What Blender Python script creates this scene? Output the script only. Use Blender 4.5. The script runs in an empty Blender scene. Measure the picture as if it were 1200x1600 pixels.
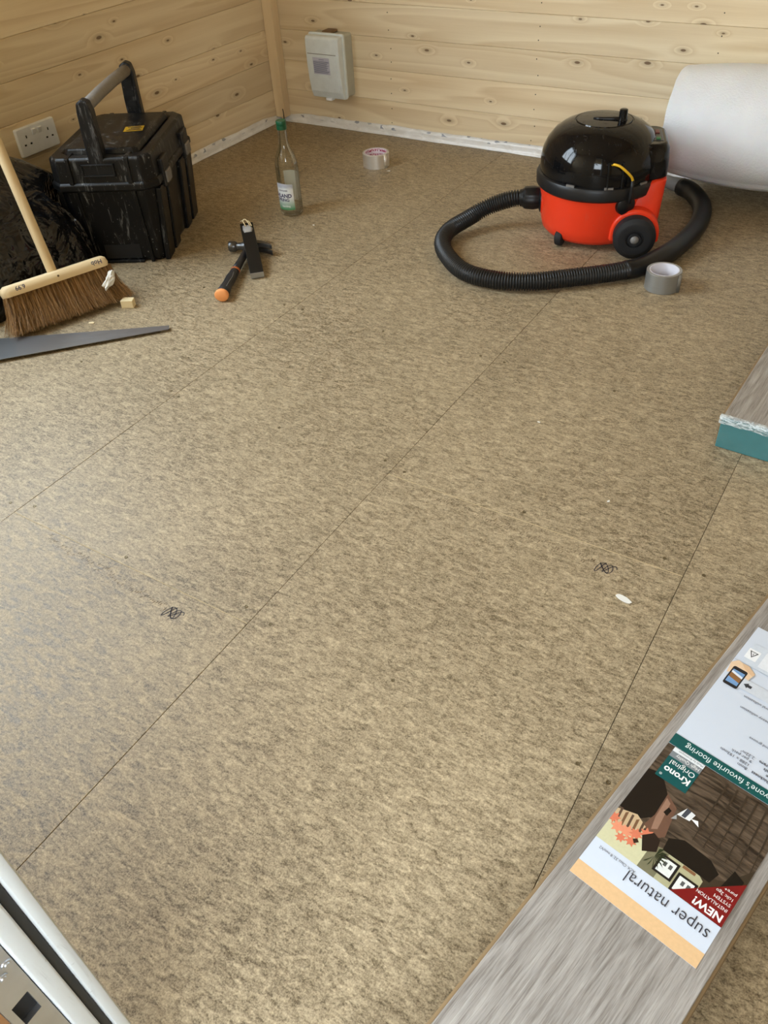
import bpy, bmesh, math, random
from mathutils import Vector, Matrix, noise
random.seed(7)
sc = bpy.context.scene
C = sc.collection
R = math.radians
PI = math.pi

# ------------------------------------------------------------------ camera
FPX, YAW, PIT, ROL, CAMH = 1300.4, 0.6030326, 0.7250563, -0.0732139, 1.06533
cam_d = bpy.data.cameras.new('camera')
cam = bpy.data.objects.new('camera', cam_d); C.objects.link(cam)
cam_d.sensor_fit = 'VERTICAL'; cam_d.sensor_height = 36.0
cam_d.lens = 36.0 * FPX / 1600.0
cam_d.clip_start = 0.02
cy, sy, cp, sp = math.cos(YAW), math.sin(YAW), math.cos(PIT), math.sin(PIT)
fwd = Vector((-sy * cp, cy * cp, -sp)); rgt = Vector((cy, sy, 0)); upv = rgt.cross(fwd)
cr, sr = math.cos(ROL), math.sin(ROL)
r2 = cr * rgt + sr * upv; u2 = -sr * rgt + cr * upv
cam.matrix_world = Matrix(((r2.x, u2.x, -fwd.x, 0), (r2.y, u2.y, -fwd.y, 0), (r2.z, u2.z, -fwd.z, CAMH), (0, 0, 0, 1)))
sc.camera = cam

# ------------------------------------------------------------------ light
SKY = 13.0
w = bpy.data.worlds.new('world'); sc.world = w; w.use_nodes = True
nt = w.node_tree; nt.nodes.clear()
wo = nt.nodes.new('ShaderNodeOutputWorld'); wb = nt.nodes.new('ShaderNodeBackground')
tc = nt.nodes.new('ShaderNodeTexCoord'); sx = nt.nodes.new('ShaderNodeSeparateXYZ'); rp = nt.nodes.new('ShaderNodeValToRGB')
mp = nt.nodes.new('ShaderNodeMapRange'); mp.inputs[1].default_value = -1; mp.inputs[2].default_value = 1
nt.links.new(tc.outputs['Generated'], sx.inputs[0]); nt.links.new(sx.outputs[2], mp.inputs[0]); nt.links.new(mp.outputs[0], rp.inputs[0])
e = rp.color_ramp.elements
e[0].position = 0.0; e[0].color = (0.20, 0.20, 0.16, 1)
e[1].position = 1.0; e[1].color = (0.69, 0.85, 1.0, 1)
a = e.new(0.485); a.color = (0.22, 0.22, 0.18, 1)
a = e.new(0.515); a.color = (0.84, 0.93, 1.0, 1)
nt.links.new(rp.outputs[0], wb.inputs[0]); wb.inputs[1].default_value = SKY
nt.links.new(wb.outputs[0], wo.inputs[0])

def portal(name, loc, rot, sx_, sy_):
    l = bpy.data.lights.new(name, 'AREA'); l.shape = 'RECTANGLE'; l.size = sx_; l.size_y = sy_
    l.cycles.is_portal = True
    o = bpy.data.objects.new(name, l); o.location = loc; o.rotation_euler = rot; C.objects.link(o)
    return o
# daylight comes through the open doorway and a window in the left wall (both outside the frame)
WY0, WY1, WZ0, WZ1 = 0.16, 1.52, 0.72, 2.08
DX0, DX1, DZ = -0.40, 0.20, 2.02
portal('doorway_daylight', ((DX0 + DX1) / 2, -0.06, DZ / 2), (R(90), 0, 0), DX1 - DX0, DZ)
portal('window_daylight', (-2.46, (WY0 + WY1) / 2, (WZ0 + WZ1) / 2), (0, R(-90), 0), WZ1 - WZ0, WY1 - WY0)

sc.view_settings.view_transform = 'Standard'; sc.view_settings.look = 'None'
sc.view_settings.gamma = 1.0; sc.view_settings.use_curve_mapping = False
sc.view_settings.exposure = 0.50

# ------------------------------------------------------------------ material helpers
class NT:
    def __init__(s, name):
        s.m = bpy.data.materials.new(name); s.m.use_nodes = True
        s.t = s.m.node_tree; s.b = s.t.nodes['Principled BSDF']
    def n(s, typ, **kw):
        nd = s.t.nodes.new('ShaderNode' + typ)
        for k, v in kw.items(): setattr(nd, k, v)
        return nd
    def put(s, sock, v):
        if hasattr(v, 'is_output') or isinstance(v, bpy.types.NodeSocket): s.t.links.new(v, sock)
        else: sock.default_value = v
    def math(s, op, a_, b_=0.0, clamp=False):
        nd = s.n('Math', operation=op, use_clamp=clamp); s.put(nd.inputs[0], a_); s.put(nd.inputs[1], b_); return nd.outputs[0]
    def vmath(s, op, a_, b_=(0, 0, 0)):
        nd = s.n('VectorMath', operation=op); s.put(nd.inputs[0], a_); s.put(nd.inputs[1], b_); return nd.outputs[0]
    def noise(s, vec, scale, detail=3, rough=.5, dist=0.0):
        nd = s.n('TexNoise'); s.put(nd.inputs['Vector'], vec); nd.inputs['Scale'].default_value = scale
        nd.inputs['Detail'].default_value = detail; nd.inputs['Roughness'].default_value = rough; nd.inputs['Distortion'].default_value = dist
        return nd.outputs[0]
    def mapr(s, v, a0, a1, b0=0.0, b1=1.0, smooth=False):
        nd = s.n('MapRange', clamp=True)
        if smooth: nd.interpolation_type = 'SMOOTHSTEP'
        s.put(nd.inputs[0], v)
        for i, q in enumerate((a0, a1, b0, b1)): nd.inputs[i + 1].default_value = q
        return nd.outputs[0]
    def mix(s, f, a_, b_, mode='MIX'):
        nd = s.n('Mix', data_type='RGBA', blend_type=mode)
        s.put(nd.inputs[0], f)
        s.put(nd.inputs[6], a_ if not isinstance(a_, tuple) else (*a_[:3], 1)); s.put(nd.inputs[7], b_ if not isinstance(b_, tuple) else (*b_[:3], 1))
        return nd.outputs[2]
    def obj(s): return s.n('TexCoord').outputs['Object']
    def rand(s): return s.n('ObjectInfo').outputs['Random']
    def bump(s, h, strength=.3, dist=.002):
        nd = s.n('Bump'); nd.inputs['Strength'].default_value = strength; nd.inputs['Distance'].default_value = dist
        s.put(nd.inputs['Height'], h); s.t.links.new(nd.outputs[0], s.b.inputs['Normal'])
    def set(s, color=None, rough=None, metal=None, **kw):
        if color is not None: s.put(s.b.inputs['Base Color'], color if not isinstance(color, tuple) else (*color[:3], 1))
        if rough is not None: s.put(s.b.inputs['Roughness'], rough)
        if metal is not None: s.put(s.b.inputs['Metallic'], metal)
        for k, v in kw.items(): s.put(s.b.inputs[k.replace('_', ' ')], v)
        return s.m

def srgb(r, g, b):
    f = lambda c: (c / 255 / 12.92) if c <= 10 else ((c / 255 + .055) / 1.055) ** 2.4
    return (f(r), f(g), f(b))
def plain(name, col, rough=.5, metal=0.0, vary=0.06, scale=40.0, **kw):
    k = NT(name); f = k.noise(k.obj(), scale, 2)
    c2 = tuple(max(0, c * (1 - 2.2 * vary)) for c in col)
    return k.set(k.mix(f, tuple(min(1, c * (1 + vary)) for c in col), c2), rough, metal, **kw)

# pine cladding: local X along the board, local Z across it
def pine(name, light, dark, knot=(0.12, 0.06, 0.028), knots=True, zscale=1.0):
    k = NT(name); o = k.obj(); rnd = k.rand()
    off = k.n('CombineXYZ'); k.put(off.inputs[0], k.math('MULTIPLY', rnd, 37.0)); k.put(off.inputs[1], k.math('MULTIPLY', rnd, 91.0)); k.put(off.inputs[2], k.math('MULTIPLY', rnd, 53.0))
    v = k.vmath('ADD', o, off.outputs[0])
    g1 = k.vmath('MULTIPLY', v, (.55, 8.0, 8.0 * zscale))
    cont = k.noise(g1, 1.0, 1.5, .45, .25)
    kn = None
    if knots:
        sv = k.n('SeparateXYZ'); k.put(sv.inputs[0], v); kc = k.n('CombineXYZ')
        k.put(kc.inputs[0], k.math('MULTIPLY', sv.outputs[0], 4.6)); k.put(kc.inputs[1], k.math('MULTIPLY', sv.outputs[2], 11.0))
        vo = k.n('TexVoronoi', feature='F1', distance='EUCLIDEAN', voronoi_dimensions='2D'); k.put(vo.inputs['Vector'], kc.outputs[0]); vo.inputs['Scale'].default_value = 1.0
        sepc = k.n('SeparateColor'); k.t.links.new(vo.outputs['Color'], sepc.inputs[0])
        on = k.math('GREATER_THAN', sepc.outputs[0], 0.35)
        size = k.mapr(sepc.outputs[1], 0, 1, .3, 1.0)
        dn = k.math('DIVIDE', vo.outputs['Distance'], size)
        infl = k.math('MULTIPLY', k.mapr(dn, 0.0, .36, 1.0, 0.0, True), on)
        cont = k.math('ADD', cont, k.math('MULTIPLY', infl, .16))
        kn = k.math('MULTIPLY', k.mapr(dn, .04, .066, 1.0, 0.0, True), on)
        halo = k.math('MULTIPLY', k.mapr(dn, .05, .17, 1.0, 0.0, True), on)
    ring = k.math('FRACT', k.math('MULTIPLY', cont, 11.0))
    ring = k.math('MULTIPLY', k.mapr(ring, 0.0, .8, 0.0, 1.0), k.mapr(ring, .86, 1.0, 1.0, 0.0))
    fib = k.noise(k.vmath('MULTIPLY', v, (6.0, 260.0, 260.0)), 1.0, 2, .6)
    broad = k.noise(k.vmath('MULTIPLY', v, (.7, 22.0, 22.0)), 1.0, 2)
    f = k.math('ADD', k.math('MULTIPLY', ring, .38), k.math('MULTIPLY', k.mapr(broad, .3, .7), .42))
    f = k.math('ADD', f, k.math('MULTIPLY', k.math('SUBTRACT', fib, .5), .30), True)
    col = k.mix(f, light, dark)
    tone = k.mapr(rnd, 0, 1, .86, 1.06)
    tc_ = k.n('CombineColor'); [k.put(tc_.inputs[i], tone) for i in range(3)]
    col = k.mix(1.0, col, tc_.outputs[0], 'MULTIPLY')
    if knots:
        col = k.mix(k.math('MULTIPLY', halo, .35), col, tuple(c * .55 for c in dark))
        col = k.mix(k.math('MULTIPLY', kn, .85), col, knot)
    k.bump(k.math('ADD', fib, k.math('MULTIPLY', ring, .6)), .12, .0008)
    return k.set(col, .52, Specular_IOR_Level=.35)

PINE_L = pine('pine_cladding', srgb(240, 224, 192), srgb(206, 180, 140))
PINE_T = pine('pine_trim', srgb(232, 212, 176), srgb(204, 176, 134), knots=False)

# chipboard: mottled pressed wood flakes
def chipboard():
    k = NT('chipboard'); o = k.obj(); rnd = k.rand()
    off = k.n('CombineXYZ'); k.put(off.inputs[0], k.math('MULTIPLY', rnd, 17.0)); k.put(off.inputs[1], k.math('MULTIPLY', rnd, 29.0))
    v = k.vmath('ADD', o, off.outputs[0])
    mpn = k.n('Mapping'); k.put(mpn.inputs['Vector'], v); mpn.inputs['Rotation'].default_value = (0, 0, R(-30)); mpn.inputs['Scale'].default_value = (40, 100, 30)
    mott = k.noise(mpn.outputs[0], 1.0, 2.5, .55, .9)
    big = k.noise(v, 2.6, 2)
    flake = k.noise(v, 420.0, 2, .7)
    fl2 = k.noise(k.vmath('MULTIPLY', v, (1, 1.5, 1)), 150.0, 2.5, .75)
    dust = k.mapr(k.noise(v, 260.0, 1, .5), .70, .78)
    f = k.mapr(mott, .30, .70)
    f = k.math('ADD', k.math('MULTIPLY', f, .50), k.math('MULTIPLY', k.mapr(fl2, .36, .66), .42))
    f = k.math('ADD', f, k.math('MULTIPLY', k.math('SUBTRACT', flake, .5), 1.25))
    f = k.math('ADD', f, k.math('MULTIPLY', k.math('SUBTRACT', big, .5), .35), True)
    col = k.mix(f, srgb(90, 76, 54), srgb(200, 180, 146))
    col = k.mix(k.math('MULTIPLY', dust, .45), col, srgb(214, 196, 156))
    k.bump(k.math('ADD', k.math('MULTIPLY', mott, .6), k.math('MULTIPLY', fl2, .5)), .16, .0015)
    return k.set(col, k.mapr(mott, .3, .7, .46, .6), Specular_IOR_Level=.4)
CHIP = chipboard()
CHIP_EDGE = plain('chipboard_edge', srgb(70, 56, 36), .8)

def laminate():
    k = NT('grey_oak_laminate'); o = k.obj()
    st = k.noise(k.vmath('MULTIPLY', o, (130, 5.0, 1)), 1.0, 5, .7, .5)
    ca = k.noise(k.vmath('MULTIPLY', o, (17, 1.6, 1)), 1.0, 1.5, .5, 1.1)
    ring = k.math('FRACT', k.math('MULTIPLY', ca, 9.0))
    ring = k.math('MULTIPLY', k.mapr(ring, 0, .7), k.mapr(ring, .75, 1, 1, 0))
    fine = k.noise(k.vmath('MULTIPLY', o, (620, 22, 1)), 1.0, 3, .7)
    pore = k.mapr(fine, .60, .72)
    f = k.math('ADD', k.math('MULTIPLY', k.mapr(st, .3, .7), .50), k.math('MULTIPLY', ring, .22))
    f = k.math('ADD', f, k.math('MULTIPLY', k.math('SUBTRACT', fine, .5), 1.3), True)
    col = k.mix(f, srgb(112, 105, 98), srgb(190, 184, 177))
    col = k.mix(k.math('MULTIPLY', pore, .4), col, srgb(84, 77, 70))
    k.bump(fine, .12, .0006)
    return k.set(col, .38, Specular_IOR_Level=.45)
LAM = laminate()
HDF = plain('fibreboard_edge', srgb(140, 116, 82), .7)

def scuffed(name, col, dust, amount, rough):
    k = NT(name); o = k.obj()
    sc1 = k.noise(k.vmath('MULTIPLY', o, (60, 60, 9)), 1.0, 4, .7, 1.2)
    sc2 = k.noise(o, 16, 3)
    spk = k.mapr(k.noise(o, 150, 1), .72, .76)
    f = k.math('MULTIPLY', k.mapr(sc1, .55, .72), k.mapr(sc2, .42, .62))
    f = k.math('ADD', f, k.math('MULTIPLY', spk, .5), True)
    col_ = k.mix(k.math('MULTIPLY', f, amount), col, dust)
    return k.set(col_, k.mapr(f, 0, 1, rough, .75), Specular_IOR_Level=.3)
TBOX = scuffed('scuffed_black_plastic', (.0045, .0045, .005), (.30, .30, .29), .9, .40)
TBOX2 = scuffed('scuffed_dark_arm_plastic', (.010, .0105, .012), (.25, .25, .26), .7, .38)
BLACK = plain('black_plastic', (.008, .008, .0085), .38, Specular_IOR_Level=.35)
BLACK_GLOSS = scuffed('glossy_black_dome', (.0045, .0045, .005), (.10, .10, .10), .10, .08)
RED = scuffed('glossy_red_plastic', srgb(232, 62, 32), srgb(190, 120, 96), .35, .30)
RUBBER = plain('dull_rubber', (.015, .015, .016), .6, Specular_IOR_Level=.3)
HOSE = plain('hose_plastic', (.014, .014, .014), .42, Specular_IOR_Level=.4)
GREYP = plain('grey_plastic', (.19, .18, .17), .5)
YELLOW = plain('yellow_cable', srgb(226, 178, 30), .45)
WHITE_P = plain('white_plastic', srgb(238, 242, 250), .32)
IVORY = plain('grey_white_enclosure', srgb(226, 234, 236), .38)
IVORY2 = plain('enclosure_base_grey', srgb(186, 186, 172), .45)
DARKHOLE = plain('dark_hole', (.006, .006, .006), .8)
UPVC = scuffed('white_upvc', srgb(206, 210, 210), srgb(120, 114, 106), .35, .3)
GASKET = plain('gasket_rubber', (.018, .019, .018), .6)
STEEL = plain('zinc_steel', (.55, .57, .60), .34, 1.0)
BRASS = plain('passivated_screw', (.17, .13, .07), .5, .6)
INK = plain('black_ink', (.02, .018, .03), .7)
BLUEINK = plain('blue_ink', srgb(44, 46, 96), .7)
FAINT = plain('faded_stamp', srgb(92, 74, 52), .8)
PAPER = plain('white_paper', srgb(232, 230, 222), .8)
CHIPW = plain('pale_wood_chip', srgb(236, 218, 176), .75)

# ------------------------------------------------------------------ mesh helpers
class MB:
    def __init__(s): s.v = []; s.f = []
    def add(s, verts, faces, mat=None):
        b = len(s.v)
        s.v += [tuple((mat @ Vector(q)) if mat else q) for q in verts]
        s.f += [tuple(i + b for i in fc) for fc in faces]
        return s
    def box(s, x0, x1, y0, y1, z0, z1, mat=None):
        v = [(x0, y0, z0), (x1, y0, z0), (x1, y1, z0), (x0, y1, z0), (x0, y0, z1), (x1, y0, z1), (x1, y1, z1), (x0, y1, z1)]
        return s.add(v, [(0, 3, 2, 1), (4, 5, 6, 7), (0, 1, 5, 4), (1, 2, 6, 5), (2, 3, 7, 6), (3, 0, 4, 7)], mat)
    def prism(s, poly, z0, z1, mat=None, top=None):
        n = len(poly); tp = top or poly
        v = [(x, y, z0) for x, y in poly] + [(x, y, z1) for x, y in tp]
        f = [tuple(range(n - 1, -1, -1)), tuple(range(n, 2 * n))] + [(i, (i + 1) % n, n + (i + 1) % n, n + i) for i in range(n)]
        return s.add(v, f, mat)
    def loft(s, rings, caps=True, mat=None):   # rings of equal length, closed loops
        n = len(rings[0]); v = [q for r_ in rings for q in r_]; f = []
        for j in range(len(rings) - 1):
            for i in range(n):
                f.append((j * n + i, j * n + (i + 1) % n, (j + 1) * n + (i + 1) % n, (j + 1) * n + i))
        if caps:
            f.append(tuple(range(n - 1, -1, -1))); m_ = (len(rings) - 1) * n; f.append(tuple(m_ + i for i in range(n)))
        return s.add(v, f, mat)
    def lathe(s, prof, seg=48, mat=None, a0=0.0, a1=2 * PI):
        full = abs(a1 - a0 - 2 * PI) < 1e-6
        m = seg if full else seg + 1; v = []; f = []
        for r_, z in prof:
            for i in range(m):
                t = a0 + (a1 - a0) * i / seg; v.append((r_ * math.cos(t), r_ * math.sin(t), z))
        for j in range(len(prof) - 1):
            for i in range(seg):
                k2 = (i + 1) % m
                f.append((j * m + i, j * m + k2, (j + 1) * m + k2, (j + 1) * m + i))
        return s.add(v, f, mat)
    def tube(s, pts, rad, seg=12, caps=True):
        P_ = [Vector(q) for q in pts]; n = len(P_); rads = rad if isinstance(rad, (list, tuple)) else [rad] * n
        T = [(P_[min(i + 1, n - 1)] - P_[max(i - 1, 0)]).normalized() for i in range(n)]
        nrm = T[0].orthogonal().normalized(); rings = []
        for i in range(n):
            nrm = (nrm - T[i] * nrm.dot(T[i])); nrm.normalize(); bn = T[i].cross(nrm)
            rings.append([tuple(P_[i] + rads[i] * (math.cos(2 * PI * q / seg) * nrm + math.sin(2 * PI * q / seg) * bn)) for q in range(seg)])
        return s.loft(rings, caps)
    def mesh(s, name, smooth=False, fix=True):
        me = bpy.data.meshes.new(name); me.from_pydata(s.v, [], s.f)
        if fix:
            bm = bmesh.new(); bm.from_mesh(me); bmesh.ops.remove_doubles(bm, verts=bm.verts, dist=1e-6); bmesh.ops.recalc_face_normals(bm, faces=bm.faces); bm.to_mesh(me); bm.free()
        if smooth:
            for p_ in me.polygons: p_.use_smooth = True
        me.update(); return me
    def build(s, name, mat, parent=None, smooth=False, bevel=0.0, seg=2, loc=None, rot=None, auto=None, fix=True):
        me = s.mesh(name, smooth or auto is not None, fix); me.materials.append(mat)
        o = bpy.data.objects.new(name, me); C.objects.link(o)
        if parent: o.parent = parent
        if loc: o.location = loc
        if rot: o.rotation_euler = rot
        if auto is not None:
            bm = bmesh.new(); bm.from_mesh(me)
            for ed in bm.edges:
                if len(ed.link_faces) == 2 and ed.calc_face_angle(0) > R(auto): ed.smooth = False
            bm.to_mesh(me); bm.free()
        if bevel:
            b = o.modifiers.new('bevel', 'BEVEL'); b.width = bevel; b.segments = seg; b.limit_method = 'ANGLE'; b.angle_limit = R(35)
            b.harden_normals = False
        return o

def empty(name, loc=(0, 0, 0), rz=0.0):
    o = bpy.data.objects.new(name, None); o.empty_display_size = .05; C.objects.link(o); o.location = loc; o.rotation_euler = (0, 0, rz); return o
def tag(o, label, cat, group=None):
    o['label'] = label; o['category'] = cat
    if group: o['group'] = group
    return o
def struct(o, label=None, cat=None):
    o['kind'] = 'structure'
    if label: o['label'] = label
    if cat: o['category'] = cat
    return o
def copy_part(src, parent, loc=None, rot=None):
    o = src.copy(); C.objects.link(o); o.parent = parent
    if loc: o.location = loc
    if rot: o.rotation_euler = rot
    return o
def catmull(pts, n):
    P_ = [Vector(q) for q in pts]; P_ = [2 * P_[0] - P_[1]] + P_ + [2 * P_[-1] - P_[-2]]; out = []
    for i in range(1, len(P_) - 2):
        for j in range(n):
            t = j / n; p0, p1, p2, p3 = P_[i - 1:i + 3]
            out.append(.5 * ((2 * p1) + (-p0 + p2) * t + (2 * p0 - 5 * p1 + 4 * p2 - p3) * t * t + (-p0 + 3 * p1 - 3 * p2 + p3) * t ** 3))
    out.append(P_[-2]); return out
def resample(pts, step):
    L = [0.0]
    for i in range(1, len(pts)): L.append(L[-1] + (pts[i] - pts[i - 1]).length)
    n = max(2, int(L[-1] / step)); out = []; j = 0
    for i in range(n + 1):
        t = L[-1] * i / n
        while j < len(L) - 2 and L[j + 1] < t: j += 1
        out.append(pts[j].lerp(pts[j + 1], (t - L[j]) / max(1e-9, L[j + 1] - L[j])))
    return out
def rrect(x0, x1, y0, y1, r_, n=4):
    out = []
    for cx_, cy_, a_ in ((x1 - r_, y1 - r_, 0), (x0 + r_, y1 - r_, 90), (x0 + r_, y0 + r_, 180), (x1 - r_, y0 + r_, 270)):
        for i in range(n + 1):
            t = R(a_ + 90 * i / n); out.append((cx_ + r_ * math.cos(t), cy_ + r_ * math.sin(t)))
    return out
def text_mesh(s, size, bold=0.0, align='LEFT', sx_=1.0, spacing=1.0):
    cu = bpy.data.curves.new('t', 'FONT'); cu.body = s; cu.size = size; cu.offset = bold; cu.align_x = align; cu.space_character = spacing; cu.resolution_u = 3
    o = bpy.data.objects.new('t', cu); C.objects.link(o)
    dg = bpy.context.evaluated_depsgraph_get(); me = bpy.data.meshes.new_from_object(o.evaluated_get(dg))
    bpy.data.objects.remove(o); bpy.data.curves.remove(cu)
    for v in me.vertices: v.co.x *= sx_
    return me
def text(name, s, size, mat, parent, mw, **kw):
    me = text_mesh(s, size, **kw); me.materials.clear(); me.materials.append(mat); me.name = name
    o = bpy.data.objects.new(name, me); C.objects.link(o); o.parent = parent; o.matrix_local = mw; return o

# ------------------------------------------------------------------ room shell
XL, YB, XR, YF, ZC = -2.367, 2.901, 1.30, 0.07, 2.25
SEAM = [XL, -1.9366, -1.3366, -.7366, -.1366, .4634, 1.0634, XR]
fl = MB().box(XL - .1, XR + .1, -.2, YB + .1, -.08, -.0195).build('floor', CHIP_EDGE)
struct(fl, 'mottled brown chipboard floor of butt-jointed panels', 'floor')
CROSS = {0: [1.35], 1: [.2], 2: [.638], 3: [1.093], 4: [-.02], 5: [1.5], 6: [.9]}
JOIST = [.665 + .4545 * k_ for k_ in range(0, 3)]
for i in range(7):
    ys = [YF - .17] + [q for q in CROSS[i] if q > YF - .1] + [YB + .02]
    for j in range(len(ys) - 1):
        x0, x1 = SEAM[i] + .0004, SEAM[i + 1] - .0004
        pc = MB().box(-(x1 - x0) / 2, (x1 - x0) / 2, -(ys[j + 1] - ys[j]) / 2 + .0003, (ys[j + 1] - ys[j]) / 2 - .0003, -.018, 0)
        pc.build('chipboard_panel', CHIP, fl, bevel=.0005, seg=1, loc=((x0 + x1) / 2, (ys[j] + ys[j + 1]) / 2, -.0004 * (j % 2)))
EDGE_L = plain('raw_panel_edge', srgb(196, 176, 136), .75)
for i in (2, 3):
    yy = CROSS[i][0]
    MB().box(SEAM[i] + .001, SEAM[i + 1] - .001, yy - .0005, yy + .0008, -.004, .0003).build('raw_panel_edge', EDGE_L, fl, bevel=.0002, seg=1)
scr = None
rs = random.Random(3)
for i in range(1, 6):
    for yj in JOIST:
        for q, xx in enumerate((SEAM[i] + .022, (SEAM[i] + SEAM[i + 1]) / 2 - .01, SEAM[i + 1] - .036)):
            l_ = (xx + rs.uniform(-.018, .018), yj + rs.uniform(-.012, .012), .0)
            if scr is None:
                scr = MB().lathe([(0.0, .0001), (.0016, .0001), (.0024, .0005), (.0032, .0005), (.0036, -.001)], 10).build('screw_head', BRASS, fl, loc=l_)
            else: copy_part(scr, fl, l_)
# ink scribbles and faint stamps on the panels
def ribbon(pts, w_):
    m = MB(); n = len(pts); v = []
    for i, q in enumerate(pts):
        q = Vector(q); t = (Vector(pts[min(i + 1, n - 1)]) - Vector(pts[max(i - 1, 0)])).normalized(); s_ = Vector((-t.y, t.x, 0)) * w_
        v += [tuple(q + s_), tuple(q - s_)]
    m.add(v, [(2 * i, 2 * i + 1, 2 * i + 3, 2 * i + 2) for i in range(n - 1)]); return m
for bx, by in ((-.866, .593), (-.26, 1.048)):
    pts = []
    for i in range(110):
        t = i / 109
        pts.append((.010 * math.cos(19 * t) + .020 * (t - .5), .013 * math.sin(27 * t + 1) * (1 - .3 * t), 0))
    ribbon(pts, .0007).build('ink_scribble', INK, fl, loc=(bx, by, .0004), rot=(0, 0, rs.uniform(-.3, .3)), fix=False)
    mk = MB()
    for i in range(70):
        x_ = -.02 - i * .0048; yy = rs.uniform(-.008, .008)
        if rs.random() < .75:
            l_ = rs.uniform(.003, .007)
            mk.add([(x_, yy, 0), (x_ + .0012, yy, 0), (x_ + .0022, yy + l_, 0), (x_ + .001, yy + l_, 0)], [(0, 1, 2, 3)])
    mk.build('faded_stamp_marks', FAINT, fl, loc=(bx, by, .0003), rot=(0, 0, R(-4)), fix=False)

# cladding
J0, PITCH = .0165, .1079
def board_mesh(L):
    h = PITCH - .0006
    prof = [(0, 0), (-.0155, 0), (-.0155, .0), (-.0172, .0022), (-.0178, .05), (-.0172, h - .0022), (-.0152, h), (0, h)]
    prof = [(0, 0), (-.0158, 0), (-.0174, .0016), (-.0180, .05), (-.0172, h - .0016), (-.0156, h), (0, h)]
    m = MB(); m.loft([[(-L / 2, y, z) for y, z in prof], [(L / 2, y, z) for y, z in prof]])
    return m
wb_ = struct(MB().box(XL - .1, XR + .1, YB + .019, YB + .09, -.0195, ZC).build('wall_back', PINE_T), 'back wall clad in horizontal knotty pine boards', 'wall')
ml = None
for k_ in range(-1, 21):
    z0 = J0 + PITCH * k_
    if z0 + PITCH > ZC: break
    Lb = XR - XL
    o = board_mesh(Lb).build('cladding_board', PINE_L, wb_, loc=((XL + XR) / 2, YB + .018, max(z0, -.0195) if k_ >= 0 else z0)) if ml is None else copy_part(ml, wb_, ((XL + XR) / 2, YB + .018, z0))
    if ml is None: ml = o
nl = None
for xs in (-1.82, -1.235, -.65, -.06, .53):
    for k_ in range(0, 8):
        for dz in (.030, .078):
            l_ = (xs + rs.uniform(-.006, .006), YB - .0002, J0 + PITCH * k_ + dz + rs.uniform(-.006, .006))
            if nl is None: nl = MB().lathe([(0, .0003), (.0016, .0003), (.0022, -.001)], 8).build('nail_head', DARKHOLE, wb_, loc=l_, rot=(R(90), 0, 0))
            else: copy_part(nl, wb_, l_, (R(90), 0, 0))
wl = MB()
for (y0, y1, z0, z1) in ((-.13, YB, -.0195, WZ0), (-.13, WY0, WZ0, WZ1), (WY1, YB, WZ0, WZ1), (-.13, YB, WZ1, ZC)):
    wl.box(XL - .09, XL - .019, y0, y1, z0, z1)
wl_ = struct(wl.build('wall_left', PINE_T), 'left wall clad in horizontal knotty pine boards', 'wall')
def lboard(y0, y1, z0, h=PITCH):
    return board_mesh(y1 - y0).build('cladding_board', PINE_L, wl_, loc=(XL - .018, (y0 + y1) / 2, z0), rot=(0, 0, R(90)))
first = None
for k_ in range(-1, 21):
    z0 = J0 + PITCH * k_
    if z0 + PITCH > ZC: break
    if z0 + PITCH < WZ0 or z0 > WZ1:
        if first is None: first = lboard(YF, YB, z0)
        else: copy_part(first, wl_, (XL - .018, (YF + YB) / 2, z0), (0, 0, R(90)))
    else:
        lboard(WY1 + .03, YB, z0); lboard(YF, WY0 - .03, z0)
wf = MB()
for (x0, x1, z0, z1) in ((XL - .1, DX0 - .03, -.0195, ZC), (DX1 + .03, XR + .1, -.0195, ZC), (DX0 - .03, DX1 + .03, DZ + .03, ZC)):
    wf.box(x0, x1, -.12, YF - .002, z0, z1)
struct(wf.build('wall_front', PINE_T), 'front wall with the open doorway', 'wall')
BLOCKER = plain('light_blocker_brown', srgb(118, 96, 72), .8)  # brown for the light blockers added outside the doorway
fo = MB().box(XL - 1.0, XR + 1.0, -1.74, -1.70, -.1, 1.0).build('fence_light_blocker', BLOCKER); struct(fo, 'unseen fence added to block light at the doorway', 'light blocker')  # invented fence, unseen; screens the low sky from the doorway
struct(MB().box(XL - 1.0, XR + 1.0, -1.9, -.12, -.16, -.10).build('floor_outside', plain('grey_paving', srgb(120, 116, 108), .85)), 'paved strip outside the doorway', 'paving')
struct(MB().box(XR + .5, XR + .54, -1.70, -.12, -.1, 2.1).build('porch_light_blocker', BLOCKER), 'unseen porch side added to block light', 'wall')  # invented porch side, unseen; cuts the side light on the jamb
struct(MB().box(XL - .4, XR + .6, -1.9, -.12, DZ + .10, DZ + .17).build('canopy_light_blocker', PINE_T), 'unseen canopy added to block sky light over the doorway', 'canopy')  # invented canopy, unseen; keeps high sky light off the near floor
struct(MB().box(XR, XR + .08, -.12, YB, -.0195, ZC).build('wall_right', PINE_T), 'right pine wall', 'wall')
struct(MB().box(XL - .1, XR + .1, -.12, YB + .1, ZC, ZC + .06).build('ceiling', PINE_T), 'pine ceiling', 'ceiling')
# window in the left wall (white frame, outside the picture)
wn = MB()
for (y0, y1, z0, z1) in ((WY0, WY1, WZ0, WZ0 + .05), (WY0, WY1, WZ1 - .05, WZ1), (WY0, WY0 + .05, WZ0, WZ1), (WY1 - .05, WY1, WZ0, WZ1), ((WY0 + WY1) / 2 - .03, (WY0 + WY1) / 2 + .03, WZ0, WZ1)):
    wn.box(XL - .07, XL + .01, y0, y1, z0, z1)
struct(wn.build('window_1', UPVC, bevel=.003), 'white framed window in the left wall', 'window')
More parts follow.
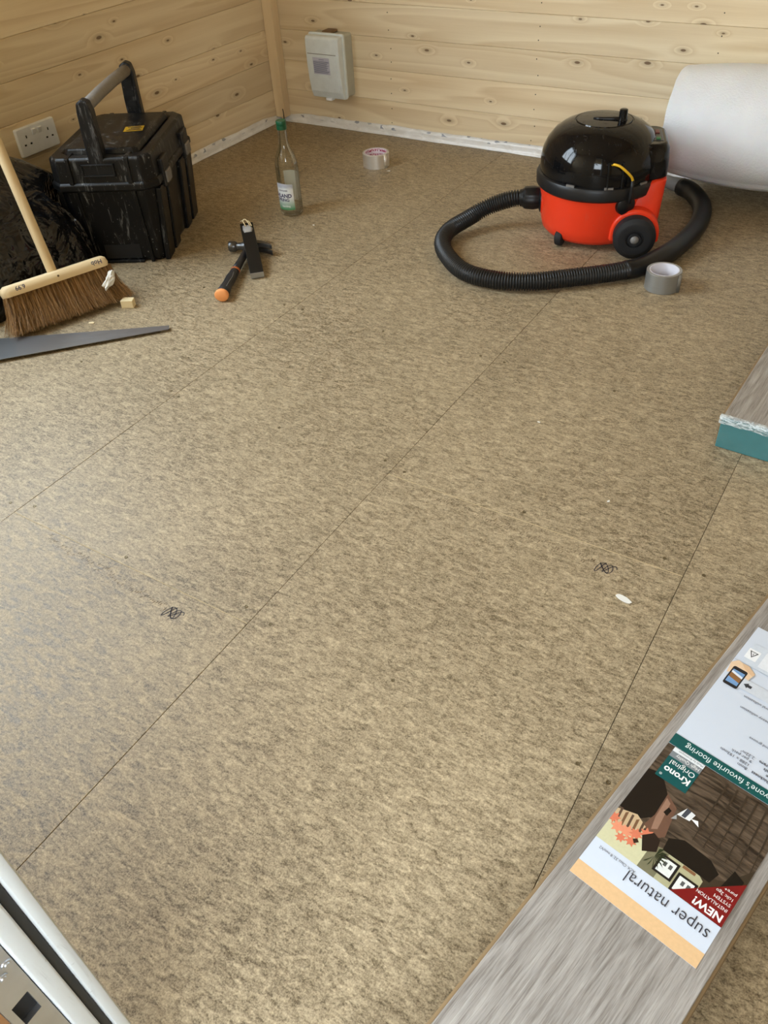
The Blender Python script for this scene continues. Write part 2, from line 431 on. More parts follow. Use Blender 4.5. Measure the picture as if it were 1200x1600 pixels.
# corner batten
tr = MB().box(-.023, .023, -.02, .02, 0, 2.2).build('trim_1', PINE_T, bevel=.002, loc=(XL + .024, YB - .021, .022))
# the batten's grain runs up: rotate the local frame so local X is its length
me = tr.data; me.transform(Matrix.Rotation(R(90), 4, 'Y')); tr.rotation_euler = (0, R(-90), 0)
struct(tr, 'square pine batten standing in the corner', 'trim')

# open doorway jamb at the left
dj = MB().box(-.045, -.013, -.06, .078, -.0195, DZ + .03).build('door_1', UPVC, loc=(DX0, 0, 0), bevel=.002)
struct(dj, 'white plastic door jamb with black gasket and steel lock keep', 'door')
MB().prism(rrect(-.012, .0, .0675, .0800, .004, 3), -.0195, DZ).build('glazing_lip', UPVC, dj, auto=30)
MB().prism(rrect(-.012, -.0035, .0595, .0672, .0015, 2), -.0195, DZ).build('gasket', GASKET, dj, auto=30)
MB().prism(rrect(-.02, .0, .0435, .0593, .0025, 3), -.0195, DZ).build('frame_face', UPVC, dj, auto=30)
kp = MB()
for (y0, y1, z0, z1) in ((.014, .0425, -.01, .315), (.014, .0425, .35, DZ - .2), (.014, .020, .315, .35), (.036, .0425, .315, .35)):
    kp.box(-.012, -.006, y0, y1, z0, z1)
keep = kp.build('lock_keep', STEEL, dj)
MB().box(-.0125, -.0115, .018, .038, .31, .355).build('keep_slot', DARKHOLE, keep)
for yy, zz in ((.0375, .402), (.030, .392), (.0245, .44)):
    MB().lathe([(0, .0016), (.002, .0016), (.0026, .0006), (.0042, .0006), (.0048, -.001)], 14).build('keep_screw', STEEL, keep, loc=(-.0055, yy, zz), rot=(0, R(90), 0), auto=30)
MB().box(-.03, -.010, -.05, .0135, -.0195, DZ).build('outer_frame', plain('brown_outer_trim', srgb(150, 104, 60), .6), dj)
dk = MB()
dk.box(DX1, DX1 + .045, -.06, .078, -.0195, DZ + .03); dk.box(DX0 - .045, DX1 + .045, -.06, .078, DZ, DZ + .045)
struct(dk.build('door_2', UPVC, bevel=.002), 'white plastic door head and far jamb', 'door')

# ------------------------------------------------------------------ polythene strips along the wall foot
def film_mat():
    k = NT('printed_polythene'); o = k.obj()
    sm = k.noise(k.vmath('MULTIPLY', o, (14, 40, 40)), 1.0, 4, .65, 1.0)
    pr = k.noise(k.vmath('MULTIPLY', o, (9, 1, 46)), 1.0, 1)
    bits = k.math('GREATER_THAN', k.noise(k.vmath('MULTIPLY', o, (34, 1, 60)), 1.0, 0), .60)
    sep = k.n('SeparateXYZ'); k.put(sep.inputs[0], o)
    band = k.mapr(sep.outputs[2], .018, .022)
    f = k.math('MULTIPLY', k.math('MULTIPLY', bits, k.mapr(pr, .5, .54)), k.math('MULTIPLY', band, .75))
    col = k.mix(k.mapr(sm, .35, .7), srgb(224, 222, 218), srgb(248, 248, 248))
    col = k.mix(f, col, srgb(112, 122, 140))
    k.bump(sm, .4, .003)
    return k.set(col, .3, Specular_IOR_Level=.5)
FILM = film_mat()
def film(name, L, loc, rz, label, flip):
    m = MB(); n = int(L / .012); v = []; rr = random.Random(len(name) + flip)
    ph = rr.uniform(0, 9)
    for i in range(n + 1):
        x = L * i / n
        wv = noise.noise(Vector((x * 5 + ph, 0, 0))); w2 = noise.noise(Vector((x * 19, ph, 0))); w3 = noise.noise(Vector((x * 9, 4, ph)))
        top = .036 + .004 * wv + .002 * w2
        if x < .12: top = .022 + .016 * (x / .12)
        out = .012 + .004 * w3
        for (y, z) in ((-out, .0008), (-.007 - .003 * w3, .0045 + .002 * w2), (-.0045 - .0015 * wv, .012), (-.004 + .001 * w2, top * .6), (-.0022, top), (-.0012, top - .0005)):
            v.append((x, y * (1 if not flip else 1), z))
    f = [(i * 6 + j, (i + 1) * 6 + j, (i + 1) * 6 + j + 1, i * 6 + j + 1) for i in range(n) for j in range(5)]
    m.add(v, f); o = m.build(name, FILM, smooth=True, loc=loc, rot=(0, 0, rz))
    sm_ = o.modifiers.new('thick', 'SOLIDIFY'); sm_.thickness = .0006
    return tag(o, label, 'plastic strip')
film('polythene_strip', 3.5, (XL + .012, YB, 0), 0, 'white printed polythene strip along the foot of the back wall', 0)
fs = film('polythene_strip', 1.20, (XL, YB - .012, 0), R(-90), 'white polythene strip along the foot of the left wall behind the toolbox', 1)
for v in fs.data.vertices: v.co.y = -v.co.y
tag(MB().tube(catmull([(0, 0, 0), (.002, -.004, .02), (.004, -.006, .045), (.0, -.004, .062)], 4), .0018, 8).build('cable_stub', BLACK, smooth=True, loc=(XL + .052, YB - .052, 0)), 'thin dark cable stub standing in the corner behind the bottle', 'cable')

# ------------------------------------------------------------------ toolbox
TA = R(62)
bdir = Vector((-math.cos(TA), math.sin(TA), 0)); ldir = Vector((-bdir.y, bdir.x, 0))
# local frame: +X = away from the front face, +Y = to the left of the front face
TQ = Vector((-1.85, 1.65, 0)); TW, TL = .275, .39
tc0 = TQ + bdir * (TL / 2) + ldir * (TW / 2)
tb = tag(empty('toolbox', tc0, math.atan2(bdir.y, bdir.x)), 'scuffed black plastic toolbox with a raised carry handle beside the left wall', 'toolbox')
def chrect(hx, hy, c_): return [(hx - c_, -hy), (hx, -hy + c_), (hx, hy - c_), (hx - c_, hy), (-hx + c_, hy), (-hx, hy - c_), (-hx, -hy + c_), (-hx + c_, -hy)]
def ring(hx, hy, c_, z): return [(x, y, z) for x, y in chrect(hx, hy, c_)]
bd = MB().loft([ring(.180, .122, .018, .0), ring(.186, .128, .022, .012), ring(.203, .143, .028, .225), ring(.203, .143, .028, .23)])
body = bd.build('body', TBOX, tb, bevel=.003)
# front-face ribs, side columns
for yy in (-.085, .085):
    MB().loft([[(-.192, yy - .005, .0), (-.192, yy + .005, .0), (-.182, yy + .005, .0), (-.182, yy - .005, .0)],
               [(-.2085, yy - .005, .22), (-.2085, yy + .005, .22), (-.197, yy + .005, .22), (-.197, yy - .005, .22)]]).build('rib', TBOX, body, bevel=.0015)
MB().box(-.19, -.185, -.055, .055, .012, .055).build('foot_recess', DARKHOLE, body)
MB().box(-.197, -.186, -.06, .06, .0, .008).build('foot_lip', TBOX, body, bevel=.002)
for xx, ww in ((-.15, .03), (-.075, .026), (.075, .026), (.15, .03)):
    for sgn in (-1, 1):
        q = [[(xx - ww, sgn * .120, .0), (xx + ww, sgn * .120, .0), (xx + ww, sgn * .136, .0), (xx - ww, sgn * .136, .0)],
             [(xx - ww, sgn * .138, .215), (xx + ww, sgn * .138, .215), (xx + ww, sgn * .154, .215), (xx - ww, sgn * .154, .215)]]
        MB().loft(q).build('side_column', TBOX, body, bevel=.004)
rim = MB().loft([ring(.207, .147, .03, .218), ring(.217, .157, .034, .225), ring(.217, .157, .034, .240), ring(.212, .152, .032, .246)]).build('rim', TBOX, tb, bevel=.002)
lid = MB().loft([ring(.211, .151, .030, .240), ring(.207, .147, .028, .306), ring(.201, .141, .026, .312), ring(.175, .118, .022, .312), ring(.170, .112, .02, .306)]).build('lid', TBOX, tb, bevel=.003)
MB().loft([ring(.168, .110, .012, .306), ring(.162, .104, .012, .324)]).build('lid_panel', TBOX, lid, bevel=.004)
for sx_, yy in ((-1, -.085), (-1, .085), (1, -.085), (1, .085)):
    MB().loft([[(sx_ * .207, yy - .006, .243), (sx_ * .207, yy + .006, .243), (sx_ * .217, yy + .006, .243), (sx_ * .217, yy - .006, .243)],
               [(sx_ * .150, yy - .006, .316), (sx_ * .150, yy + .006, .316), (sx_ * .2115, yy + .006, .312), (sx_ * .2115, yy - .006, .312)]]).build('lid_rib', TBOX, lid, bevel=.002)
# recessed plate on the lid front
for y0, y1, z0, z1 in ((-.048, .048, .262, .267), (-.048, .048, .292, .296), (-.048, -.043, .262, .296), (.043, .048, .262, .296)):
    MB().box(-.2145, -.204, y0, y1, z0, z1).build('plate_rim', TBOX2, lid, bevel=.001)
MB().box(-.2115, -.204, -.043, .043, .267, .292).build('name_plate', TBOX2, lid, bevel=.001)
# side latches
for sgn in (-1, 1):
    for xx in (-.11, .12):
        lt = MB().box(xx - .03, xx + .03, sgn * .150 - .012, sgn * .150 + .012, .203, .282).build('latch', TBOX2, tb, bevel=.005)
        MB().box(xx - .022, xx + .022, sgn * .163 - .004, sgn * .163 + .004, .212, .245).build('latch_grip', GREYP, lt, bevel=.003)
# yellow sticker on the lid
st_ = MB().box(-.022, .022, -.028, .028, 0, .0006).build('sticker', plain('yellow_sticker', srgb(196, 156, 20), .5), lid, loc=(.0, -.052, .3242), rot=(0, 0, R(8)))
sm2 = MB()
for i in range(4): sm2.box(-.016 + i * .0095, -.011 + i * .0095, -.024 + .006 * (i % 2), .020 - .005 * (i % 3), .0007, .0009)
sm2.build('sticker_print', INK, st_)
# handle arms and grip
for sgn in (-1, 1):
    x0 = sgn * .192
    pr = [(-.024, .262), (.024, .262), (.024, .36), (.020, .43), (.016, .452), (0.0, .462), (-.018, .455), (-.024, .43), (-.024, .36)]
    MB().loft([[(x0 - sgn * .016, y, z) for y, z in pr], [(x0 + sgn * .016, y * .92, z) for y, z in pr]]).build('handle_arm', TBOX2, tb, bevel=.005)
    for zz in (.345, .375, .405):
        MB().box(x0 - sgn * .0172 - .001, x0 - sgn * .0172 + .001, -.014, .014, zz - .009, zz + .009).build('arm_recess', DARKHOLE, tb)
MB().tube([(-.178, -.002, .438), (-.06, -.002, .441), (.06, -.002, .441), (.178, -.002, .438)], .0165, 20).build('grip', plain('worn_grey_grip', srgb(128, 122, 114), .55, vary=.1, scale=60), tb, smooth=True)

# ------------------------------------------------------------------ double socket on the left wall
so = tag(empty('wall_socket', (XL, 1.699, .284)), 'white double power socket on the left pine wall above the toolbox', 'socket')
so.rotation_euler = (0, 0, R(90))      # local X along the wall (+Y world), local -Y out of the wall
def so_prism(poly, d0, d1): return MB().loft([[(x, -d0, z) for x, z in poly], [(x, -d1, z) for x, z in poly]])
f0 = rrect(-.0745, .0745, -.041, .041, .005, 3); f1 = rrect(-.072, .072, -.0385, .0385, .004, 3)
MB().loft([[(x, 0.0, z) for x, z in f0], [(x, -.005, z) for x, z in f0], [(x, -.010, z) for x, z in f1]]).build('face_plate', WHITE_P, so, auto=35)
for sx_ in (-1, 1):
    rk = MB().loft([[(sx_ * .011 - .007, -.009, .012), (sx_ * .011 + .007, -.009, .012), (sx_ * .011 + .007, -.009, .030), (sx_ * .011 - .007, -.009, .030)],
                    [(sx_ * .011 - .0065, -.011, .013), (sx_ * .011 + .0065, -.011, .013), (sx_ * .011 + .0065, -.016, .029), (sx_ * .011 - .0065, -.016, .029)]]).build('rocker_switch', WHITE_P, so, bevel=.0008)
    cx_ = sx_ * .042
    for (dx, dz, w_, h_) in ((0, .014, .0035, .008), (-.011, -.008, .0065, .0045), (.011, -.008, .0065, .0045)):
        MB().box(cx_ + dx - w_ / 2, cx_ + dx + w_ / 2, -.0106, -.0095, dz - h_ / 2, dz + h_ / 2).build('pin_hole', DARKHOLE, so)

# ------------------------------------------------------------------ white enclosure on the back wall
en = tag(empty('electrical_enclosure', (-2.066, YB, .24)), 'white plastic electrical enclosure with a warning sticker on the back pine wall', 'enclosure')
def ef(x0, x1, z0, z1, d0, d1, sh=0.0, r_=.008):
    a_ = rrect(x0, x1, z0, z1, r_, 3); b_ = rrect(x0 + sh, x1 - sh, z0 + sh, z1 - sh, r_, 3)
    return MB().loft([[(x, -d0, z) for x, z in a_], [(x, -d1, z) for x, z in b_]])
ef(-.078, .078, -.108, .108, 0, .048, .002).build('back_box', IVORY2, en, auto=35)
ef(-.080, .080, -.112, .113, .048, .058, 0.0, .01).build('lip', IVORY, en, bevel=.002)
# curved cover: profile in (depth, z)
cov = MB(); prof = [(.056, -.112), (.066, -.110), (.076, -.085), (.083, -.04), (.087, .01), (.088, .06), (.087, .098), (.080, .106), (.056, .107)]
cov.loft([[(-.076, -d, z) for d, z in prof], [(.074, -d, z) for d, z in prof]])
cv = cov.build('cover', IVORY, en, bevel=.003)
fp = MB(); prof2 = [(.0665, -.109), (.0773, -.085), (.0843, -.04), (.0883, .01), (.0892, .046), (.086, .046), (.080, -.04), (.066, -.10)]
fp.loft([[(-.068, -d, z) for d, z in prof2], [(.060, -d, z) for d, z in prof2]])
fp.build('cover_flap', IVORY, cv, bevel=.0008)
MB().box(-.069, .061, -.0886, -.087, .0465, .0485).build('flap_shadow_gap', GREYP, cv)
stk = MB().add([(-.046, -.0894, .036), (.030, -.0894, .036), (.030, -.0872, -.022), (-.046, -.0872, -.022)], [(0, 1, 2, 3)]).build('warning_sticker', plain('lilac_sticker', srgb(196, 198, 214), .5), cv)
for i in range(15):
    z_ = .030 - i * .0033
    if i == 1: continue
    x0, x1 = ((-.018, .006) if i == 0 else (-.044, .028 - rs.uniform(0, .012)))
    d_ = .0896 - (.036 - z_) * .0022 / .058
    MB().add([(x0, -d_ - .0002, z_), (x1, -d_ - .0002, z_), (x1, -d_ - .0001, z_ - .0017), (x0, -d_ - .0001, z_ - .0017)], [(0, 1, 2, 3)]).build('sticker_line', plain('sticker_print', srgb(110, 112, 140), .6) if i == 0 else bpy.data.materials['sticker_print'], stk)
MB().box(-.012, .016, -.074, -.05, -.118, -.108).build('cover_catch', WHITE_P, en, bevel=.002)
MB().box(-.022, .022, -.05, -.004, .108, .118).build('cable_entry', plain('brown_cable_gland', srgb(120, 94, 66), .7), en, bevel=.004)

# ------------------------------------------------------------------ foam roll
def foam_mat():
    k = NT('white_foam'); o = k.obj(); f = k.noise(o, 190, 3, .7); g = k.noise(o, 9, 3)
    k.bump(k.math('ADD', k.math('MULTIPLY', f, .9), g), .5, .004)
    return k.set(k.mix(g, srgb(236, 238, 240), srgb(214, 216, 220)), .42, Specular_IOR_Level=.45, Subsurface_Weight=.15, Subsurface_Scale=.01)
FOAM = foam_mat()
RR = .149; RX0, RLEN = -.700, 1.25
ro = tag(empty('foam_roll', (RX0, YB - RR - .006, .0758 + RR)), 'roll of white foam underlay lying against the back wall behind the red vacuum', 'foam roll')
m = MB(); nA, nX = 96, 60; v = []
for j in range(nX + 1):
    x = RLEN * j / nX
    for i in range(nA):
        t = 2 * PI * i / nA
        swell = math.sin(PI * min(1, x / .46)) if x < .46 else 0
        rr = RR * (1 + .13 * swell + .007 * noise.noise(Vector((x * 5, math.cos(t) * 2, math.sin(t) * 2)))) - .0045 * (i / nA)
        xx = x + (.004 * noise.noise(Vector((math.cos(t) * 3, math.sin(t) * 3, 5))) if j in (0, nX) else 0)
        v.append((xx, rr * math.cos(t - 2.2), rr * math.sin(t - 2.2)))
f = [(j * nA + i, j * nA + (i + 1) % nA, (j + 1) * nA + (i + 1) % nA, (j + 1) * nA + i) for j in range(nX) for i in range(nA)]
m.add(v, f).build('outer_layer', FOAM, ro, smooth=True)
for end, sgn in ((0.0015, 1), (RLEN - .0015, -1)):
    prof = []; rr = RR - .006
    while rr > .03:
        prof += [(rr, 0), (rr - .0022, 0), (rr - .003, .004)]; rr -= .0045
    prof += [(.03, .02)]
    e_ = MB().lathe([(a_, b_) for a_, b_ in prof], 64).build('rolled_end', FOAM, ro)
    e_.matrix_local = Matrix.Translation((end, 0, 0)) @ Matrix.Rotation(R(90) * sgn, 4, 'Y')

# ------------------------------------------------------------------ laminate packs
PW, PH, PL = .193, .008, 1.288
def plank_mb():
    m = MB()   # local X across, Y along, Z up ; tongue on both long sides
    m.box(-PW / 2, PW / 2, 0, PL, 0, PH); return m
def pack(name, loc, rz, label):
    root = tag(empty(name, loc, rz), label, 'laminate pack', 'packs of grey laminate flooring')
    base = plank_mb().build('plank', LAM, root, bevel=.0006, seg=1)
    tg = MB()
    tg.box(-PW / 2 - .0045, -PW / 2 - .0001, .001, PL - .001, .0022, .0052); tg.box(PW / 2 + .0001, PW / 2 + .003, .001, PL - .001, .001, .003)
    t0 = tg.build('plank_tongue', HDF, base)
    for i in range(1, 9):
        p_ = copy_part(base, root, (rs.uniform(-.0006, .0006) if i < 8 else 0, rs.uniform(-.001, .001) if i < 8 else 0, i * PH)); copy_part(t0, p_)
    return root
PA = R(11.6)
pd = Vector((math.sin(PA), math.cos(PA), 0)); prr = Vector((pd.y, -pd.x, 0))
P0 = Vector((-.161, .254, 0))
near = pack('laminate_pack', P0 + prr * (PW / 2) - pd * .161, -PA, 'pack of grey oak laminate with a large paper product label on top')
FA = -R(4.6)
far_ = pack('laminate_pack', Vector((-.190 + .0965, 1.4805 + .0035, 0)), -R(2.5), 'shrink-wrapped pack of grey oak laminate with a teal card end')
# teal end card and shrink film of the far pack
TEAL = plain('teal_card', srgb(66, 124, 128), .42)
def film_clear():
    k = NT('clear_shrink_film'); o = k.obj()
    n1 = k.noise(k.vmath('MULTIPLY', o, (18, 5, 18)), 1.0, 4, .65, 1.5)
    k.bump(n1, .5, .004)
    tr_ = k.n('BsdfTransparent'); gl = k.n('BsdfGlossy'); gl.inputs['Roughness'].default_value = .12
    k.t.links.new(k.b.inputs['Normal'].links[0].from_socket, gl.inputs['Normal'])
    ms = k.n('MixShader'); k.put(ms.inputs[0], k.mapr(n1, .45, .75, .03, .10)); k.t.links.new(tr_.outputs[0], ms.inputs[1]); k.t.links.new(gl.outputs[0], ms.inputs[2])
    k.t.links.new(ms.outputs[0], k.t.nodes['Material Output'].inputs[0]); return k.m
CLEAR = film_clear()
hp = PW / 2 + .001
MB().box(-hp, hp, -.0045, -.001, .0003, .0715).build('end_card', TEAL, far_, bevel=.0015)
MB().box(-hp - .005, hp + .005, -.0062, PL + .004, .0002, .0738).build('shrink_film', CLEAR, far_, bevel=.006)
cr_ = MB(); v = []; n = 40
for i in range(n + 1):
    x = -hp - .004 + (2 * hp + .008) * i / n
    a1 = .0018 * noise.noise(Vector((x * 60, 1, 0))); a2 = .004 * noise.noise(Vector((x * 38, 5, 0)))
    for (y, z) in ((-.0066, .060 - .006 * abs(a2 * 200) * .5 + a2), (-.0078 + a1, .068 + a1), (-.0062 + a1, .0745 + a1), (.001 + a2, .0755 + a1), (.006 + a2, .0742)):
        v.append((x, y, z))
cr_.add(v, [(i * 5 + j, (i + 1) * 5 + j, (i + 1) * 5 + j + 1, i * 5 + j + 1) for i in range(n) for j in range(4)])
k = NT('gathered_film'); cz = k.noise(k.vmath('MULTIPLY', k.obj(), (60, 120, 160)), 1.0, 3, .7, 1.0)
k.set(srgb(226, 236, 238), .2, Alpha=k.mapr(cz, .40, .62, .12, .85)); k.bump(cz, .6, .003)
cr_.build('film_gather', k.m, far_, smooth=True, fix=False)

# --- product label on the near pack (label u runs right-to-left, v runs towards the doorway, as printed)
LWD, LHT = .163, .50
lo_ = P0 + prr * .178 + pd * .733
lab = MB().box(0, LWD, 0, LHT, 0, .0003).build('product_label', plain('label_paper', srgb(206, 214, 226), .35, vary=.01), near)
M_near = Matrix.LocRotScale(near.location, near.rotation_euler, None)
M_lab = Matrix.Translation(lo_ + Vector((0, 0, .0722))) @ Matrix.Rotation(-PA + PI, 4, 'Z')
lab.matrix_local = M_near.inverted() @ M_lab
mats = {}
def pm(rgb):
    if rgb not in mats: mats[rgb] = plain('print_%02x%02x%02x' % rgb, srgb(*rgb), .32, vary=.05, scale=220)
    return mats[rgb]
lay = [0]
def pp(name, poly, rgb, z=None, mat=None):
    lay[0] += 1
    zz = .0004 + lay[0] * .000012 if z is None else z
    return MB().add([(x, y, zz) for x, y in poly], [tuple(range(len(poly)))]).build(name, mat or pm(rgb), lab, fix=False)
def rect(u0, u1, v0, v1): return [(u0, v0), (u1, v0), (u1, v1), (u0, v1)]
def tx(s, u, v, size, rgb, bold=0.0, align='LEFT', rot=0.0, sx_=1.0, spacing=1.0):
    lay[0] += 1
    return text('print_text', s, size, pm(rgb), lab, Matrix.Translation((u, v, .0004 + lay[0] * .000012)) @ Matrix.Rotation(rot, 4, 'Z'), bold=bold, align=align, sx_=sx_, spacing=spacing)
def dark_floor():
    k = NT('print_dark_floor'); g = k.noise(k.vmath('MULTIPLY', k.obj(), (22, 150, 1)), 1.0, 3, .6, .8)
    return k.set(k.mix(k.mapr(g, .35, .7), srgb(42, 34, 27), srgb(104, 88, 72)), .32)
pp('peach_band', rect(0, LWD, .480, LHT), (222, 184, 138))
pp('photo_print', rect(0, LWD, .266, .442), None, mat=dark_floor())
pp('photo_shape', [(0, .355), (0, .442), (.045, .442), (.045, .405), (.02, .39)], (60, 50, 38))
pp('photo_shape', [(.040, .442), (.040, .408), (.058, .396), (.107, .406), (.107, .442)], (176, 172, 136))
pp('photo_shape', [(.107, .442), (.107, .406), (.125, .400), (LWD, .412), (LWD, .442)], (206, 202, 164))
pp('photo_shape', [(.085, .442), (.085, .400), (.107, .406), (.107, .442)], (120, 116, 90))
pp('photo_shape', [(.030, .388), (.034, .404), (.094, .404), (.096, .386), (.080, .376), (.045, .378)], (22, 19, 17))
pp('photo_shape', rect(.050, .066, .4045, .4085), (132, 92, 62))
# sofa, throw, cushions, flowers
pp('photo_shape', [(LWD, .318), (.146, .312), (.126, .335), (.122, .372), (.140, .392), (LWD, .388)], (24, 20, 18))
pp('photo_shape', [(.126, .334), (.108, .345), (.100, .388), (.110, .400), (.128, .392), (.124, .370)], (108, 78, 62))
pp('photo_shape', [(.124, .340), (.117, .344), (.112, .385), (.118, .390), (.122, .372)], (150, 116, 96))
pp('photo_shape', [(.116, .350), (.111, .352), (.112, .362), (.118, .360)], (20, 17, 15))
pp('photo_shape', [(LWD, .392), (LWD, .408), (.150, .416), (.126, .405), (.124, .392), (.140, .384)], (196, 170, 134))
for i in range(5):
    b_ = i * .0075
    pp('photo_shape', [(.160 - b_, .388 + .003 * (i % 2)), (.157 - b_, .388), (.154 - b_, .410), (.157 - b_, .411)], (122, 88, 62) if i % 2 else (92, 70, 56))
for cx_, cv_, sz in ((.160, .406, .011), (.150, .414, .012), (.138, .412, .012), (.128, .408, .011), (.118, .400, .012), (.128, .420, .010), (.140, .424, .009)):
    pl = []
    for i in range(14):
        r_ = sz * (1 if i % 2 else .55); t = 2 * PI * i / 14 + cx_ * 70; pl.append((min(LWD, cx_ + r_ * .8 * math.cos(t)), cv_ + r_ * .8 * math.sin(t)))
    pp('photo_shape', pl, (214, 122, 92) if int(cx_ * 1000) % 3 else (226, 146, 112))
pp('photo_shape', [(.124, .412), (.128, .416), (.124, .420), (.120, .415)], (54, 34, 28))
pp('photo_shape', [(.102, .396), (.098, .412), (.112, .422), (.122, .404), (.112, .392)], (38, 28, 24))
# lamp
pp('photo_shape', [(.104, .352), (.098, .336), (.086, .338), (.088, .350)], (222, 224, 224))
pp('photo_shape', [(.098, .336), (.092, .337), (.094, .350), (.099, .350)], (70, 74, 82))
pp('photo_shape', [(.088, .346), (.076, .350), (.080, .343)], (236, 238, 238))
pp('photo_shape', [(.104, .352), (.107, .362), (.101, .358)], (160, 160, 158))
# picture frames and plant
for (u0, u1, v0, v1) in ((.068, .092, .408, .434), (.041, .066, .416, .442)):
    pp('photo_shape', rect(u0, u1, v0, v1), (30, 28, 26)); pp('photo_shape', rect(u0 + .003, u1 - .003, v0 + .003, v1 - .003), (226, 228, 224))
    for q in range(2): pp('photo_shape', rect(u0 + .006 + q * .007, u0 + .010 + q * .007, v0 + .007, v0 + .013), (90, 92, 90))
for i in range(9):
    t = R(60 + i * 24); pp('photo_shape', [(.097, .418), (.097 + .016 * math.cos(t), .418 + .016 * math.sin(t)), (.0985 + .012 * math.cos(t + .2), .418 + .012 * math.sin(t + .2))], (40, 50, 30))
pp('photo_shape', [(.018, .372), (.022, .400), (.006, .404), (.004, .378)], (20, 18, 16))
for i in range(6):
    pp('photo_shape', [(.01 + i * .013, .272), (.0125 + i * .013, .272), (.004 + i * .014, .370), (.003 + i * .014, .370)], (60, 50, 40))
# red corner
pp('red_corner', [(0, .442), (.064, .442), (0, .378)], (122, 22, 24))
WHT = (240, 240, 238)
tx('NEW!', .003, .4290, .0138, WHT, bold=.0004)
tx('INSTALLATION', .003, .4195, .0060, WHT, sx_=.92)
tx('SYSTEM', .003, .4115, .0060, WHT)
tx('1clic 2go', .003, .4040, .0060, WHT)
tx('pure+', .003, .3965, .0060, WHT)
tx('super natural', .006, .4535, .0225, (58, 58, 66), bold=-.00015, sx_=.86, spacing=1.02)
tx('AC4, Class 32, 8 mm/V2', .104, .4495, .0054, (90, 90, 100), sx_=.9)
# teal strip and logo
TL_ = (14, 84, 82)
pp('teal_strip', rect(0, LWD, .247, .266), TL_)
tx("Everyone's favourite flooring", .010, .2525, .0128, (226, 236, 234), sx_=.90)
pp('logo_box', rect(.110, .153, .2835, .320), (10, 82, 82))
pp('logo_strip', rect(.110, .153, .2740, .2835), (128, 134, 138))
pp('logo_strip', rect(.110, .153, .2670, .2740), (226, 230, 232))
tx('Krono', .1125, .2995, .0140, WHT, bold=.0004, sx_=.98)
tx('Original', .1125, .2870, .0118, WHT, sx_=.92)
tx('High Quality', .1125, .2765, .0068, WHT, sx_=.95)
tx('Made by Kronospan', .1115, .2688, .0048, (110, 114, 118), sx_=.88)
tx('\u00ae', .146, .3125, .005, WHT)
# information block
GR = (70, 72, 84)
for s_, b_, v_ in (('Thickness', '8mm', .2345), ('Size', '1288 x 193mm', .2275), ('Panels', '9 per pack', .2205), ('Coverage', '2.22m\u00b2', .2135)):
    tx(s_, .036, v_, .0066, GR, bold=.00012); tx(b_, .068, v_, .0066, GR)
tx('Tongue and groove', .040, .188, .0060, GR); tx('Installation', .030, .172, .0060, GR)
tx('with heavy utilisation', .064, .150, .0064, GR); tx('with general utilisation', .064, .130, .0064, GR)
pp('info_panel', rect(.0, .152, .034, .078), (208, 216, 226)); pp('info_panel', rect(.0, .131, .040, .072), (230, 234, 240))
pp('info_panel', rect(.088, .142, .103, .123), (208, 214, 222))
pp('print_line', rect(.0, .162, .0785, .0792), (176, 186, 196))
pp('warning_square', rect(.137, .154, .046, .067), (240, 242, 244))
pp('warning_mark', [(.139, .0500), (.1515, .0500), (.14525, .0625)], (40, 40, 44)); pp('warning_mark', [(.1412, .0512), (.1493, .0512), (.14525, .0598)], (240, 242, 244))
tx('!', .1442, .0525, .0062, (40, 40, 44), bold=.0002)
# phone with hand (flat print)
pp('hand_print', [(.160, .108), (.163, .088), (.156, .078), (.138, .082), (.128, .092), (.130, .104), (.144, .100)], (232, 202, 168))
pp('hand_print', [(.150, .080), (.140, .079), (.127, .088), (.128, .094), (.142, .088)], (220, 184, 148))
pp('phone_print', [(x + .146, y + .110) for x, y in rrect(-.0105, .0105, -.019, .019, .003, 3)], (38, 38, 42))
pp('phone_screen', rect(.1375, .1545, .097, .1235), (120, 160, 206)); pp('phone_screen', [(.1375, .104), (.1545, .100), (.1545, .108), (.1375, .112)], (222, 230, 240))
pp('phone_screen', [(.1375, .108), (.1545, .104), (.1545, .113), (.1375, .117)], (146, 104, 66))
pp('arrow_print', [(.132, .113), (.126, .108), (.126, .1105), (.1205, .1105), (.1205, .1155), (.126, .1155), (.126, .118)], (60, 62, 68))

# ------------------------------------------------------------------ red vacuum cleaner
VF = Vector((-.93, -.37, 0)).normalized()
VC = Vector((-.800, 2.372, 0))
vc = tag(empty('vacuum_cleaner', VC, math.atan2(VF.y, VF.x)), 'red and black tub vacuum cleaner with its ribbed hose looped on the floor', 'vacuum cleaner')
bodyv = MB().lathe([(0, .012), (.115, .012), (.138, .017), (.150, .030), (.1555, .055), (.160, .115), (.164, .160), (.150, .160), (0, .160)], 72).build('tub', RED, vc, auto=50)
